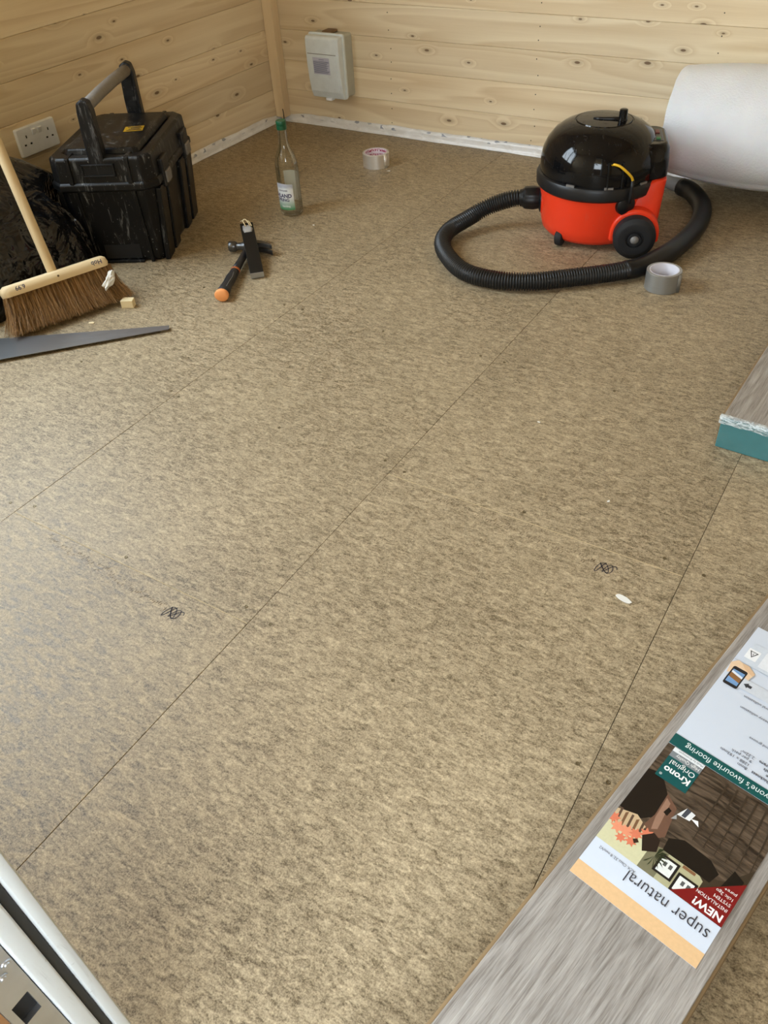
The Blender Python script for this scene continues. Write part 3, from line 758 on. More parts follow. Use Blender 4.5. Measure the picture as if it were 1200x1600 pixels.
# rear body: flared tail with wheel arches
def rr3(x0, x1, hy, z, r_=.03): return [(x, y, z) for x, y in rrect(x0, x1, -hy, hy, r_, 4)]
MB().loft([rr3(-.160, -.02, .118, .024), rr3(-.170, -.02, .128, .05), rr3(-.174, -.02, .130, .10), rr3(-.177, -.04, .122, .140), rr3(-.180, -.09, .112, .170), rr3(-.181, -.15, .104, .190, .015)]).build('tail', RED, vc, auto=40, bevel=.004)
WX, WR = -.108, .058
for sgn in (1, -1):
    ar = []
    for t in range(0, 181, 12):
        ar.append((WX + .0675 * math.cos(R(t)), .060 + .0675 * math.sin(R(t))))
    ar = [(WX + .0675, .036)] + ar + [(WX - .0675, .036)]
    MB().loft([[(x, sgn * .105, z) for x, z in ar], [(x, sgn * .158, z) for x, z in ar]]).build('wheel_arch', RED, vc, auto=40, bevel=.006)
    wh = MB().lathe([(0, .004), (.017, .004), (.019, -.004), (.0215, -.004), (.024, .001), (.042, .003), (.047, .0015), (.050, -.001), (.0565, -.004), (.058, -.010), (.058, -.032), (.052, -.036), (0, -.036)], 48).build('wheel', RUBBER, vc, auto=40)
    wh.matrix_local = Matrix.Translation((WX, sgn * .190, WR)) @ Matrix.Rotation(R(-90) * sgn, 4, 'X')
    MB().lathe([(0, .0105), (.007, .009), (.0115, .004), (.0125, -.003)], 24).build('hub_cap', GREYP, wh, smooth=True)
    ct = MB().lathe([(0, .013), (.015, .013), (.0225, .009), (.024, 0), (.0225, -.009), (.015, -.013), (0, -.013)], 24).build('caster_wheel', RUBBER, vc, auto=40)
    ct.matrix_local = Matrix.Translation((.094, sgn * .104, .0242)) @ Matrix.Rotation(R(70 * sgn), 4, 'Z') @ Matrix.Rotation(R(90), 4, 'X')
    MB().box(.070, .098, sgn * .094 - .014, sgn * .094 + .014, .032, .046).build('caster_fork', BLACK, vc, bevel=.004)
MB().lathe([(.150, .150), (.170, .150), (.1745, .155), (.1755, .178), (.171, .186), (.160, .190)], 72).build('skirt_ring', plain('satin_black_skirt', (.009, .009, .0095), .4, Specular_IOR_Level=.35), vc, auto=35)
for t in (62, 98, 134, -62, -100):
    o = MB().box(-.012, .012, -.002, .002, -.004, .004).build('skirt_clip', GREYP, vc)
    o.matrix_local = Matrix.Rotation(R(t), 4, 'Z') @ Matrix.Translation((.1685, 0, .1875)) @ Matrix.Rotation(R(90), 4, 'Z')
dome = MB().lathe([(.1655, .186), (.1665, .200), (.1660, .222), (.1610, .246), (.1500, .270), (.1320, .292), (.1100, .307), (.0860, .317), (.0800, .3185), (.0785, .3165), (.0765, .3165), (.0750, .3200), (.0400, .3235), (0, .3245)], 96).build('dome', BLACK_GLOSS, vc, auto=40)
# cord winder crank on the dome top
MB().tube([(-.048, .018, .321), (-.048, .018, .330), (-.048, .018, .348), (-.048, .018, .3495)], [.0125, .0115, .011, .009], 20).build('winder_knob', BLACK_GLOSS, dome, auto=40)
ck = MB(); cpts = [(-.048 + .05 * math.cos(t) + .0, .018 + .03 * math.sin(t), .3225) for t in [R(30 + 6 * i) for i in range(22)]]
MB().tube([(-.048, .018, .3235), (-.02, .020, .3245), (.012, .018, .3243), (.03, .012, .3238)], [.006, .0055, .005, .003], 10).build('winder_arm', BLACK, dome, smooth=True)
# rear motor housing
hs = MB().loft([rr3(-.184, -.07, .098, .186, .045), rr3(-.183, -.07, .096, .235, .045), rr3(-.180, -.06, .090, .262, .04), rr3(-.172, -.05, .080, .277, .034)]).build('rear_housing', BLACK_GLOSS, dome, auto=50, bevel=.004)
MB().loft([[(-.128, -.05, .2765), (-.128, .05, .2765), (-.162, .050, .2765), (-.162, -.050, .2765)], [(-.128, -.05, .2785), (-.128, .05, .2785), (-.160, .048, .2780), (-.160, -.048, .2780)]]).build('switch_panel', plain('dark_grey_panel', (.05, .05, .05), .35), hs)
MB().box(-.154, -.142, .026, .044, .278, .281).build('switch_button', plain('green_button', srgb(24, 110, 60), .35), hs, bevel=.002)
MB().box(-.154, -.142, -.034, -.006, .278, .281).build('switch_button', plain('dark_red_button', srgb(110, 24, 24), .35), hs, bevel=.002)
# side cable hatch, yellow cable and round plug cap
def onside(o, ang, rad, z, tilt=0.0):
    o.matrix_local = Matrix.Rotation(R(ang), 4, 'Z') @ Matrix.Translation((rad, 0, z)) @ Matrix.Rotation(R(tilt), 4, 'Y'); return o
hatch = MB()
for (y0, y1, z0, z1) in ((-.021, -.018, -.036, .034), (.018, .021, -.036, .034), (-.021, .021, .031, .034)):
    hatch.box(-.004, .003, y0, y1, z0, z1)
onside(hatch.build('cable_hatch', BLACK, dome, bevel=.0008), 103, .1655, .222, -3)
cab_pts = []
for i, (an, rd, z) in enumerate(((99, .160, .250), (101, .170, .253), (105, .178, .250), (110, .184, .238), (115, .186, .222), (117, .185, .210))):
    cab_pts.append((rd * math.cos(R(an)), rd * math.sin(R(an)), z))
MB().tube(catmull(cab_pts, 6), .0034, 10).build('yellow_cable', YELLOW, vc, smooth=True)
MB().tube([(.185 * math.cos(R(117)), .185 * math.sin(R(117)), z) for z in (.212, .19, .165, .15)], [.004, .0045, .005, .005], 10).build('cable_plug', BLACK, vc, smooth=True)
pg = MB().lathe([(0, .012), (.020, .011), (.027, .006), (.029, -.012), (.029, -.03)], 32).build('round_latch', BLACK, vc, auto=40)
pg.matrix_local = Matrix.Rotation(R(117), 4, 'Z') @ Matrix.Translation((.163, 0, .138)) @ Matrix.Rotation(R(90), 4, 'Y')
# hose inlet
inl = MB().lathe([(.036, -.02), (.040, .0), (.040, .008), (.033, .012), (.033, .0), (.026, .0)], 36).build('hose_inlet', BLACK, vc, auto=40)
M_in = Matrix.Translation((.150, 0, .098)) @ Matrix.Rotation(R(90), 4, 'Y')
inl.matrix_local = M_in
rg = MB().lathe([(.040, -.02), (.046, -.02), (.046, .004), (.040, .006)], 36).build('inlet_collar', RED, vc, auto=40)
rg.matrix_local = M_in
cf = MB(); N_ = 36; rings = []
for z, r_, k_ in ((-.01, .024, 0), (.012, .030, 1), (.018, .031, 1), (.024, .0325, 1), (.046, .031, 1), (.052, .0295, 1), (.056, .026, 0), (.064, .024, 0)):
    rings.append([((r_ + (.0016 if (i % 4 < 2 and k_) else 0)) * math.cos(2 * PI * i / N_), (r_ + (.0016 if (i % 4 < 2 and k_) else 0)) * math.sin(2 * PI * i / N_), z) for i in range(N_)])
cf.loft(rings); cfo = cf.build('hose_cuff', BLACK, vc, auto=30)
cfo.matrix_local = M_in @ Matrix.Translation((0, 0, .004))
# hose: world-space path brought into the vacuum's local frame
HR = .0245
cuff_end = VC + VF * (.150 + .062); cuff_end.z = .098
path = [cuff_end - VF * .02, cuff_end + VF * .03 + Vector((0, 0, -.004)), Vector((-1.088, 2.258, .070)), Vector((-1.130, 2.215, .046)), Vector((-1.162, 2.130, .027)), Vector((-1.120, 2.028, HR + .001)), Vector((-1.008, 1.927, HR + .001)), Vector((-.903, 1.912, HR + .001)), Vector((-.806, 1.945, HR + .001)), Vector((-.709, 2.020, HR + .001)), Vector((-.629, 2.090, HR + .001)), Vector((-.578, 2.152, HR + .001))]
path2 = [Vector((-.609, 2.112, HR + .001)), Vector((-.578, 2.150, HR + .001)), Vector((-.532, 2.280, HR + .003)), Vector((-.517, 2.452, HR + .003)), Vector((-.543, 2.605, HR + .003)), Vector((-.605, 2.715, HR + .001)), Vector((-.650, 2.750, HR + .001))]
Mi = Matrix.LocRotScale(vc.location, vc.rotation_euler, None).inverted()
sp = resample(catmull(path, 14), .0018)
MB().tube([tuple(Mi @ q) for q in sp], [HR - (.0050 if (i % 4) < 2 else 0) for i in range(len(sp))], 16).build('hose', HOSE, vc, smooth=True)
sp2 = resample(catmull(path2, 10), .012)
MB().tube([tuple(Mi @ q) for q in sp2], [HR + .0006 + .002 * min(1, i / 12) for i in range(len(sp2))], 20).build('hose_end_tube', BLACK, vc, smooth=True)
e3 = [Vector((-.645, 2.748, HR + .001)), Vector((-.668, 2.760, HR)), Vector((-.700, 2.776, HR)), Vector((-.724, 2.787, HR))]
MB().tube([tuple(Mi @ q) for q in e3], [.0235, .0205, .019, .0175], 20).build('hose_end_collar', GREYP, vc, auto=40)

# ------------------------------------------------------------------ tape rolls
def tape_print():
    k = NT('pink_printed_core'); o = k.obj(); s_ = k.n('SeparateXYZ'); k.put(s_.inputs[0], o)
    an = k.math('ARCTAN2', s_.outputs[1], s_.outputs[0]); cv_ = k.n('CombineXYZ'); k.put(cv_.inputs[0], k.math('MULTIPLY', an, 9.0)); k.put(cv_.inputs[1], k.math('MULTIPLY', s_.outputs[2], 90.0))
    n1 = k.math('GREATER_THAN', k.noise(cv_.outputs[0], 1.3, 0), .50); row = k.math('FRACT', k.math('MULTIPLY', s_.outputs[2], 62.0)); rw = k.math('MULTIPLY', k.math('GREATER_THAN', row, .3), k.math('LESS_THAN', row, .8))
    return k.set(k.mix(k.math('MULTIPLY', n1, rw), srgb(236, 222, 230), srgb(168, 44, 92)), .7)
def tape(name, loc, r_, ri, h, side, core, topm, label, tail=True):
    t = tag(empty(name, loc), label, 'tape roll')
    MB().lathe([(ri + .002, .0), (r_ - .0008, .0), (r_, .0008), (r_, h - .0008), (r_ - .0008, h), (ri + .002, h)], 72).build('tape_wind', side, t, auto=30)
    MB().lathe([(ri + .002, .0003), (ri + .002, h + .0003), (ri, h + .0003), (ri, .0003), (ri + .002, .0003)], 72).build('core', core, t, auto=30)
    MB().lathe([(ri + .003, h + .0002), (r_ - .001, h + .0002)], 72).build('wind_edge', topm, t)
    if tail:
        v = []
        for i in range(9):
            a_ = -.35 + i * .02; rr = r_ + .0006 + .0006 * i
            v += [(rr * math.cos(a_), rr * math.sin(a_), .0), (rr * math.cos(a_), rr * math.sin(a_), h * (1 if i < 8 else .9))]
        tl = MB().add(v, [(2 * i, 2 * i + 2, 2 * i + 3, 2 * i + 1) for i in range(8)]).build('tape_end', side, t, smooth=True); sd = tl.modifiers.new('t', 'SOLIDIFY'); sd.thickness = .0003
    return t
def brushed(name, col, rough, metal):
    k = NT(name); n1 = k.noise(k.vmath('MULTIPLY', k.obj(), (30, 30, 900)), 1.0, 3)
    k.bump(n1, .05, .0006); return k.set(k.mix(n1, tuple(c * .9 for c in col), tuple(min(1, c * 1.1) for c in col)), rough, metal)
FOIL = brushed('aluminium_foil_tape', (.92, .91, .90), .34, .82)
DUCT = brushed('silver_duct_tape', (.30, .30, .285), .36, .55)
tape('foil_tape_roll', (-1.706, 2.592, 0), .0475, .0395, .048, FOIL, tape_print(), plain('foil_wind_edge', (.6, .6, .58), .4, .6), 'shiny aluminium foil tape roll with a pink printed core on the floor')
tag(MB().loft([[(0, 0, 0), (.014, .002, 0), (.006, .011, 0)], [(0, 0, .0006), (.014, .002, .0006), (.006, .011, .0006)]]).build('paper_scrap', PAPER, loc=(-1.640, 2.556, .0003)), 'tiny white paper corner beside the foil tape roll', 'scrap')
tape('duct_tape_roll', (-.503, 2.110, 0), .0455, .0362, .050, DUCT, plain('white_card_core', srgb(226, 224, 232), .7), plain('duct_wind_edge', (.36, .355, .33), .5, .3), 'grey duct tape roll with a white core beside the vacuum hose')

# ------------------------------------------------------------------ glass bottle
bo = tag(empty('glass_bottle', (-1.728, 2.107, 0)), 'empty clear glass bottle with a green cap and a green and white label', 'bottle')
k = NT('clear_glass')
lw = k.n('LayerWeight'); lw.inputs['Blend'].default_value = .28
tb_ = k.n('BsdfTransparent'); gb_ = k.n('BsdfGlossy'); gb_.inputs['Roughness'].default_value = .03
k.put(tb_.inputs[0], k.mix(k.mapr(lw.outputs['Facing'], .45, 1.0), (.975, .985, .975), (.50, .54, .48)))
ms_ = k.n('MixShader'); k.put(ms_.inputs[0], k.mapr(lw.outputs['Fresnel'], 0, 1, .02, .55)); k.t.links.new(tb_.outputs[0], ms_.inputs[1]); k.t.links.new(gb_.outputs[0], ms_.inputs[2])
k.t.links.new(ms_.outputs[0], k.t.nodes['Material Output'].inputs[0]); GLASS = k.m
outer = [(0, .004), (.020, .0035), (.030, .0), (.0345, .003), (.0365, .010), (.0365, .150), (.0355, .165), (.0315, .182), (.0240, .198), (.0180, .211), (.0152, .226), (.0140, .245), (.0136, .262), (.0142, .268), (.0142, .284)]
inner = [(.0112, .284), (.0110, .262), (.0114, .245), (.0126, .226), (.0154, .211), (.0214, .197), (.0290, .181), (.0330, .164), (.0342, .150), (.0342, .012), (.030, .0075), (.0, .009)]
MB().lathe(outer + inner, 48).build('glass', GLASS, bo, smooth=True)
cpm = MB().lathe([(.0146, .263), (.0156, .263), (.0160, .266), (.0160, .2745), (.0152, .275), (.0155, .2765), (.0160, .2775), (.0158, .2865), (.0148, .2885), (.0, .2885)], 40)
cpm.build('cap', plain('green_cap', srgb(20, 84, 54), .35), bo, auto=35)
VIEW = math.atan2(-2.107, 1.728)     # direction from the bottle to the doorway
def label_grad():
    k = NT('bottle_label'); s_ = k.n('SeparateXYZ'); k.put(s_.inputs[0], k.obj())
    c1 = k.mix(k.mapr(s_.outputs[2], .024, .062), srgb(52, 140, 84), srgb(232, 236, 238)); nz = k.noise(k.obj(), 60, 3)
    hill = k.mapr(k.math('ADD', s_.outputs[2], k.math('MULTIPLY', nz, .012)), .096, .104)
    c2 = k.mix(k.math('MULTIPLY', hill, .6), c1, srgb(140, 146, 170))
    return k.set(c2, .45)
def wrap_patch(rad, a0, a1, z0, z1, top=0.0):
    v = []; n = 28
    for i in range(n + 1):
        t = a0 + (a1 - a0) * i / n; zt = z1 + top * math.cos((i / n - .5) * PI)
        v += [(rad * math.cos(t), rad * math.sin(t), z0), (rad * math.cos(t), rad * math.sin(t), zt)]
    return MB().add(v, [(2 * i, 2 * i + 2, 2 * i + 3, 2 * i + 1) for i in range(n)])
LA1 = VIEW + .30; LA0 = LA1 - 2.1
lb = wrap_patch(.0369, LA0, LA1, .024, .104, .004).build('front_label', label_grad(), bo, smooth=True)
NAVY = plain('navy_label_print', srgb(48, 40, 92), .5); LWH = plain('white_label_print', srgb(236, 240, 238), .5)
def wrap_text(s, size, z, a_right, mat, bold):
    me = text_mesh(s, size, bold=bold, align='RIGHT'); me.materials.clear(); me.materials.append(mat)
    for v_ in me.vertices:
        t = a_right + v_.co.x / .0371; zz = z + v_.co.y; v_.co = (.03715 * math.cos(t), .03715 * math.sin(t), zz)
    o = bpy.data.objects.new('label_text', me); C.objects.link(o); o.parent = lb
wrap_text('HIGHLAND', .0165, .064, LA1 - .18, NAVY, .0006)
wrap_text('SPRING', .0135, .052, LA1 - .42, NAVY, .0004)
wrap_text('Sparkling', .008, .034, LA1 - .40, LWH, .0002)
wrap_text('SCOTLAND', .006, .084, LA1 - .5, NAVY, .0002)
k = NT('back_label_paper'); dfb = k.n('BsdfDiffuse'); trb = k.n('BsdfTranslucent'); msb = k.n('MixShader'); msb.inputs[0].default_value = .5
for nd in (dfb, trb): k.put(nd.inputs[0], k.mix(k.noise(k.obj(), 60, 2), (.92, .94, .92), (.84, .86, .85)))
k.t.links.new(dfb.outputs[0], msb.inputs[1]); k.t.links.new(trb.outputs[0], msb.inputs[2]); k.t.links.new(msb.outputs[0], k.t.nodes['Material Output'].inputs[0])
wrap_patch(.0369, VIEW + PI - 1.15, VIEW + PI + .35, .030, .126).build('back_label', k.m, bo, smooth=True)

# ------------------------------------------------------------------ hammer and black bar
HD = (Vector((-1.672, 1.818, 0)) - Vector((-1.535, 1.521, 0))).normalized()
hm = tag(empty('hammer', (-1.535, 1.521, 0), math.atan2(HD.y, HD.x)), 'claw hammer with black and orange rubber grip lying on the floor', 'hammer')
HL = .335
def oval(rx, ry, x, z): return [(x, rx * math.cos(2 * PI * i / 16), z + ry * math.sin(2 * PI * i / 16)) for i in range(16)]
MB().loft([oval(.0165, .0145, -.003, .0185), oval(.0195, .0172, -.001, .0185), oval(.0200, .0176, .003, .0185), oval(.0190, .0166, .010, .0185), oval(.013, .013, .012, .0185)]).build('butt_cap', plain('orange_rubber', srgb(244, 162, 96), .6), hm, auto=50)
MB().loft([oval(.0190, .0160, .009, .0185), oval(.0172, .0155, .03, .0185), oval(.0140, .0130, .06, .0185), oval(.0150, .0140, .095, .0185), oval(.0135, .0125, .125, .0185), oval(.0135, .0125, .145, .0185)]).build('grip', plain('black_rubber_grip', (.016, .016, .017), .55), hm, smooth=True)
MB().loft([oval(.0139, .0129, .145, .0185), oval(.0139, .0129, .155, .0185)]).build('orange_band', plain('dull_orange_band', srgb(170, 92, 44), .6), hm, smooth=True)
for sg in (-1, 1):
    MB().tube([(.03, sg * .009, .0325), (.06, sg * .008, .0312), (.09, sg * .010, .0315), (.12, sg * .006, .031)], .0007, 6).build('grip_line', GREYP, hm, smooth=True)
MB().loft([oval(.0125, .0115, .150, .0185), oval(.0110, .0100, .20, .0185), oval(.0105, .0095, .30, .0185), oval(.0125, .0100, .335, .0185)]).build('shaft', plain('dark_steel_shaft', (.028, .028, .03), .4, .3), hm, smooth=True)
HX = .315
def ovx(y, rx, rz, z=.019): return [(HX + rx * math.cos(2 * PI * i / 20), y, z + rz * math.sin(2 * PI * i / 20)) for i in range(20)]
STD = scuffed('worn_dark_steel', (.12, .12, .12), (.45, .45, .44), .6, .3); STD.node_tree.nodes['Principled BSDF'].inputs['Metallic'].default_value = .85
hd = MB().loft([ovx(-.014, .0150, .0150), ovx(.016, .0150, .0150), ovx(.022, .0115, .0115), ovx(.036, .0105, .0105), ovx(.042, .0155, .0155), ovx(.058, .0165, .0165), ovx(.061, .0150, .0150)]).build('head', STD, hm, auto=40)
for sg in (-1, 1):
    rings = []
    for i in range(8):
        t = i / 7; y = -.012 - .066 * t; xx = HX + .004 - .030 * t * t; wd = .0075 * (1 - .15 * t); zt = .012 * (1 - .8 * t) + .0015
        zc_ = .019 + sg * (.0065 + .003 * t)
        rings.append([(xx - zt, y, zc_ - wd), (xx + zt, y, zc_ - wd), (xx + zt, y, zc_ + wd), (xx - zt, y, zc_ + wd)])
    MB().loft(rings).build('claw', STD, hm, bevel=.0015)
# black bar resting on the hammer head
A_ = Vector((-1.533, 1.676, .0105)); B_ = Vector((-1.706, 1.854, .060))
bdv = (B_ - A_); BL = bdv.length; bx_ = bdv.normalized(); by_ = Vector((0, 0, 1)).cross(bx_).normalized(); bz_ = bx_.cross(by_)
br = tag(empty('flat_bar'), 'black flat bar with a taped end resting across the hammer head', 'bar')
br.matrix_world = Matrix(((bx_.x, by_.x, bz_.x, A_.x), (bx_.y, by_.y, bz_.y, A_.y), (bx_.z, by_.z, bz_.z, A_.z), (0, 0, 0, 1)))
MB().box(0, BL, -.0195, .0195, -.008, .008).build('bar_body', plain('satin_black_bar', (.006, .006, .0055), .45, Specular_IOR_Level=.3), br, bevel=.0015)
MB().box(-.0012, .0012, -.0192, .0192, -.0078, .0086).build('bright_end', plain('worn_steel_edge', (.42, .42, .42), .4, .8), br)
bl = MB(); v = []
tp = MB().loft([[(BL - .050, -.012, .0078), (BL - .050, .012, .0078), (BL - .050, .008, .0105), (BL - .050, -.008, .0105)], [(BL - .035, -.016, .0078), (BL - .035, .015, .0078), (BL - .035, .010, .012), (BL - .035, -.010, .012)], [(BL - .016, -.013, .0078), (BL - .016, .014, .0078), (BL - .016, .009, .0105), (BL - .016, -.009, .0105)]])
tp.build('tape_patch', plain('grey_tape', srgb(176, 174, 172), .45), br, smooth=True)
for i, (y0, y1) in enumerate(((-.014, -.002), (.004, .016), (-.010, .012))):
    MB().tube(catmull([(BL - .024, y0, .011), (BL - .010, (y0 + y1) / 2, .018 + .004 * i), (BL + .004, y1, .012)], 4), .0016, 6).build('wood_splinter', CHIPW, br, smooth=True)

# ------------------------------------------------------------------ black refuse sack
def bag_mat():
    k = NT('black_polythene'); o = k.obj()
    n1 = k.noise(k.vmath('MULTIPLY', o, (12, 5.5, 6)), 1.0, 3, .5, 1.4); n2 = k.noise(o, 8, 2, .5, 2.0)
    rid = k.math('ABSOLUTE', k.math('SUBTRACT', n1, .5))
    k.bump(k.math('ADD', k.math('MULTIPLY', rid, 1.6), n2), 0.8, .024)
    return k.set((.006, .006, .0065), .17, Specular_IOR_Level=.55)
BAGM = bag_mat()
bg = tag(empty('refuse_sack', (-2.19, 1.295, 0), R(0)), 'black plastic refuse sack slumped against the left wall behind the broom', 'sack')
m = MB(); nA, nT = 180, 70; v = []
for j in range(nT + 1):
    t = j / nT
    for i in range(nA):
        th = 2 * PI * i / nA
        c_, s_ = math.cos(th), math.sin(th)
        rx = .195 * (abs(c_) ** .8) * (1 if c_ > 0 else -1); ry = .385 * (abs(s_) ** .85) * (1 if s_ > 0 else -1)
        g = max(0.0, 1 - t ** 2.2) ** .62
        q = Vector((rx * g - .05 * t, ry * g, 0))
        fold = .012 * noise.noise(Vector((c_ * 4, s_ * 4, t * 2.2))) + .010 * (.5 - abs(noise.noise(Vector((c_ * 9, s_ * 9, t * 3.4))))) + .004 * noise.noise(Vector((c_ * 22, s_ * 22, t * 7)))
        q += Vector((c_, s_, 0)) * fold * min(1, 3 * (1 - t) + .05)
        z = .365 * t + .020 * noise.noise(Vector((q.x * 14, q.y * 10, 3))) * min(1, t * 4)
        q *= (1 - .08 * (1 - min(1, t * 8)))
        wq = Vector((q.x - 2.19, q.y + 1.295, 0)) - tc0; lx, ly = wq.dot(bdir), wq.dot(ldir)
        if lx > -.232 and ly < .172:
            if (lx + .232) < (.172 - ly): wq += bdir * (-.232 - lx)
            else: wq += ldir * (.172 - ly)
            wq += tc0; q = Vector((wq.x + 2.19, wq.y - 1.295, 0))
        v.append((max(q.x, -.172 + .004 * noise.noise(Vector((q.y * 9, z * 9, 0)))), q.y, max(0.001, z)))
f = [(j * nA + i, j * nA + (i + 1) % nA, (j + 1) * nA + (i + 1) % nA, (j + 1) * nA + i) for j in range(nT) for i in range(nA)] + [tuple(range(nA - 1, -1, -1))]
m.add(v, f).build('sack_body', BAGM, bg, smooth=True)
kn = MB(); v = []
for j in range(13):
    t = j / 12
    rad = .020 * (1 - .5 * abs(t - .35)) * (1 + .25 * math.sin(t * 14)); cx_, cy_, cz_ = .115 + .02 * t, -.155 + .085 * t, .020 + .006 * math.sin(t * 5)
    v.append([(cx_ + rad * math.cos(2 * PI * i / 18) * (1 + .15 * math.sin(3 * i)), cy_ + .3 * rad * math.sin(t * 9), max(.001, cz_ + rad * math.sin(2 * PI * i / 18))) for i in range(18)])
kn.loft(v).build('tied_neck', BAGM, bg, smooth=True)

# ------------------------------------------------------------------ broom
tipL, tipR = Vector((-1.917, 1.108, 0)), Vector((-1.795, 1.428, 0))
ln = (tipR - tipL).normalized()
ax = Vector((-.37, .08, 1)); ax = (ax - ln * ax.dot(ln)).normalized()
bn = ln.cross(ax).normalized()          # points away from or towards the doorway; make it face +x
if bn.x < 0: bn = -bn
tipC = (tipL + tipR) / 2 + Vector((-.004, .0, 0))
BC = tipC + ax * .098
bm_ = tag(empty('broom'), 'wooden broom with stiff brown bristles leaning against the left wall', 'broom')
xb = bn.cross(ax) * -1
# local frame: X along the block (ln), Y = ax x ln, Z = ax
yb_ = ax.cross(ln)
bm_.matrix_world = Matrix(((ln.x, yb_.x, ax.x, BC.x), (ln.y, yb_.y, ax.y, BC.y), (ln.z, yb_.z, ax.z, BC.z), (0, 0, 0, 1)))
sgnf = -1 if Vector((0, -1, 0)).dot(Vector((yb_.dot(Vector((0, -1, 0))), 0, 0))) else 1
front = 1 if yb_.dot(Vector((1, -1, 0))) > 0 else -1     # which local Y side faces the doorway
BWOOD = pine('beech_broom_wood', srgb(236, 216, 176), srgb(214, 186, 140), knots=False, zscale=.5)
BLK = .146
blk = MB().loft([[(x, y, 0) for x, y in rrect(-BLK, BLK, -.024, .024, .020, 6)], [(x, y, .010) for x, y in rrect(-BLK - .002, BLK + .002, -.026, .026, .021, 6)],
                 [(x, y, .022) for x, y in rrect(-BLK + .001, BLK - .001, -.025, .025, .021, 6)], [(x, y, .028) for x, y in rrect(-BLK + .010, BLK - .010, -.018, .018, .015, 6)]]).build('block', BWOOD, bm_, auto=50)
# handle: slightly tilted to the block, wooden dowel
hb = Vector((0, -front * .004, .020)); htop = hb + Vector((.0, 0, 1.0)) * 1.20
hl = MB().tube([(0, 0, 0), (.3, 0, 0), (.6, 0, 0), (.9, 0, 0), (1.17, 0, 0), (1.185, 0, 0)], [.0132, .0135, .0135, .0135, .0132, .008], 24).build('handle', BWOOD, bm_, auto=50)
hl.matrix_local = Matrix.Translation(hb) @ Matrix.Rotation(R(-90), 4, 'Y')
MB().lathe([(0, .0012), (.0022, .0012), (.003, 0)], 10).build('nail', BRASS, blk, loc=(.004, front * .0262, .014), rot=(R(-90 * front), 0, 0))
# pencilled price on the block side, written upside down
def blk_text(s, x, size):
    zx = Vector((-1, 0, 0)); zy = Vector((0, 0, -1)); zn = Vector((0, front, 0))
    if zx.cross(zy).dot(zn) < 0: zx = -zx
    M_ = Matrix(((zx.x, zy.x, zn.x, x), (zx.y, zy.y, zn.y, front * .0264), (zx.z, zy.z, zn.z, .0215), (0, 0, 0, 1)))
    return M_
text('pen_text', '6.99', .0155, BLUEINK, blk, blk_text('6.99', -.085, 1), bold=.0002)
text('pen_text', 'Hob', .0170, BLUEINK, blk, blk_text('Hob', .128, 1), bold=.0002)
# bristles: tufts in rows, flaring to the tips
def brist():
    k = NT('coco_bristle'); n1 = k.noise(k.vmath('MULTIPLY', k.obj(), (420, 300, 12)), 1.0, 2)
    return k.set(k.mix(k.mapr(n1, .3, .7), srgb(98, 70, 40), srgb(186, 144, 92)), .65)
BRI = brist()
rb = random.Random(11); m = MB()
BLn = .098
for row in range(4):
    yr = -.018 + row * .012
    for q in range(24):
        xr = -.142 + q * .01235 + (row % 2) * .006
        for s_ in range(46):
            a0 = rb.uniform(0, 2 * PI); r0 = .0038 * math.sqrt(rb.random())
            p0_ = Vector((xr + r0 * math.cos(a0), yr + r0 * math.sin(a0), .001))
            fl_ = Vector((xr / .15 * .024 + rb.gauss(0, .008), (yr / .018) * .022 + rb.gauss(0, .006), 0))
            L_ = BLn * rb.uniform(.90, 1.02)
            p1_ = p0_ + fl_ * .35 + Vector((0, 0, -L_ * .5)); p2_ = p0_ + fl_ + Vector((rb.gauss(0, .003), rb.gauss(0, .003), -L_))
            # keep the tips above the floor
            wz = BC.z + ln.z * p2_.x + yb_.z * p2_.y + ax.z * p2_.z
            if wz < .001: p2_.z += (.001 - wz) / ax.z
            wd = .00042; t0 = rb.uniform(0, PI); w_ = Vector((math.cos(t0), math.sin(t0), 0)) * wd
            b_ = len(m.v)
            m.v += [tuple(p0_ + w_), tuple(p0_ - w_), tuple(p1_ + w_), tuple(p1_ - w_), tuple(p2_ + w_ * .6), tuple(p2_ - w_ * .6)]
            m.f += [(b_, b_ + 1, b_ + 3, b_ + 2), (b_ + 2, b_ + 3, b_ + 5, b_ + 4)]
bo_ = m.build('bristles', BRI, bm_, fix=False); bo_['kind'] = 'stuff'
core = MB().loft([rr3(-.142, .146, .016, .0, .012), [(x * 1.06, y, z) for x, y, z in rr3(-.142, .146, .022, -.05, .014)], [(x * 1.12, y, z) for x, y, z in rr3(-.142, .146, .027, -.084, .016)]]).build('bristle_mass', BRI, bm_, smooth=True)

# white peeling and offcuts around the broom
def clump(name, mat, loc, size, seed, label, cat, rot=(0, 0, 0), group=None):
    bm = bmesh.new(); bmesh.ops.create_icosphere(bm, subdivisions=3, radius=1)
    for v_ in bm.verts:
        n_ = noise.noise(v_.co * 1.7 + Vector((seed, 0, 0))); n2 = noise.noise(v_.co * 4 + Vector((0, seed, 0)))
        v_.co *= (1 + .55 * n_ + .3 * n2); v_.co.x *= size[0]; v_.co.y *= size[1]; v_.co.z *= size[2]
    zmin = min(v_.co.z for v_ in bm.verts)
    for v_ in bm.verts: v_.co.z -= zmin
    me = bpy.data.meshes.new(name); bm.to_mesh(me); bm.free(); me.materials.append(mat)
    o = bpy.data.objects.new(name, me); C.objects.link(o); o.location = loc; o.rotation_euler = rot
    return tag(o, label, cat, group)
pl_c = BC + ln * .132 + yb_ * front * .036 - ax * .042
clump('crumpled_paper', PAPER, pl_c, (.011, .027, .010), 3.3, 'crumpled white paper scrap caught on the broom bristles', 'scrap', rot=(R(50), R(10), R(-10)))
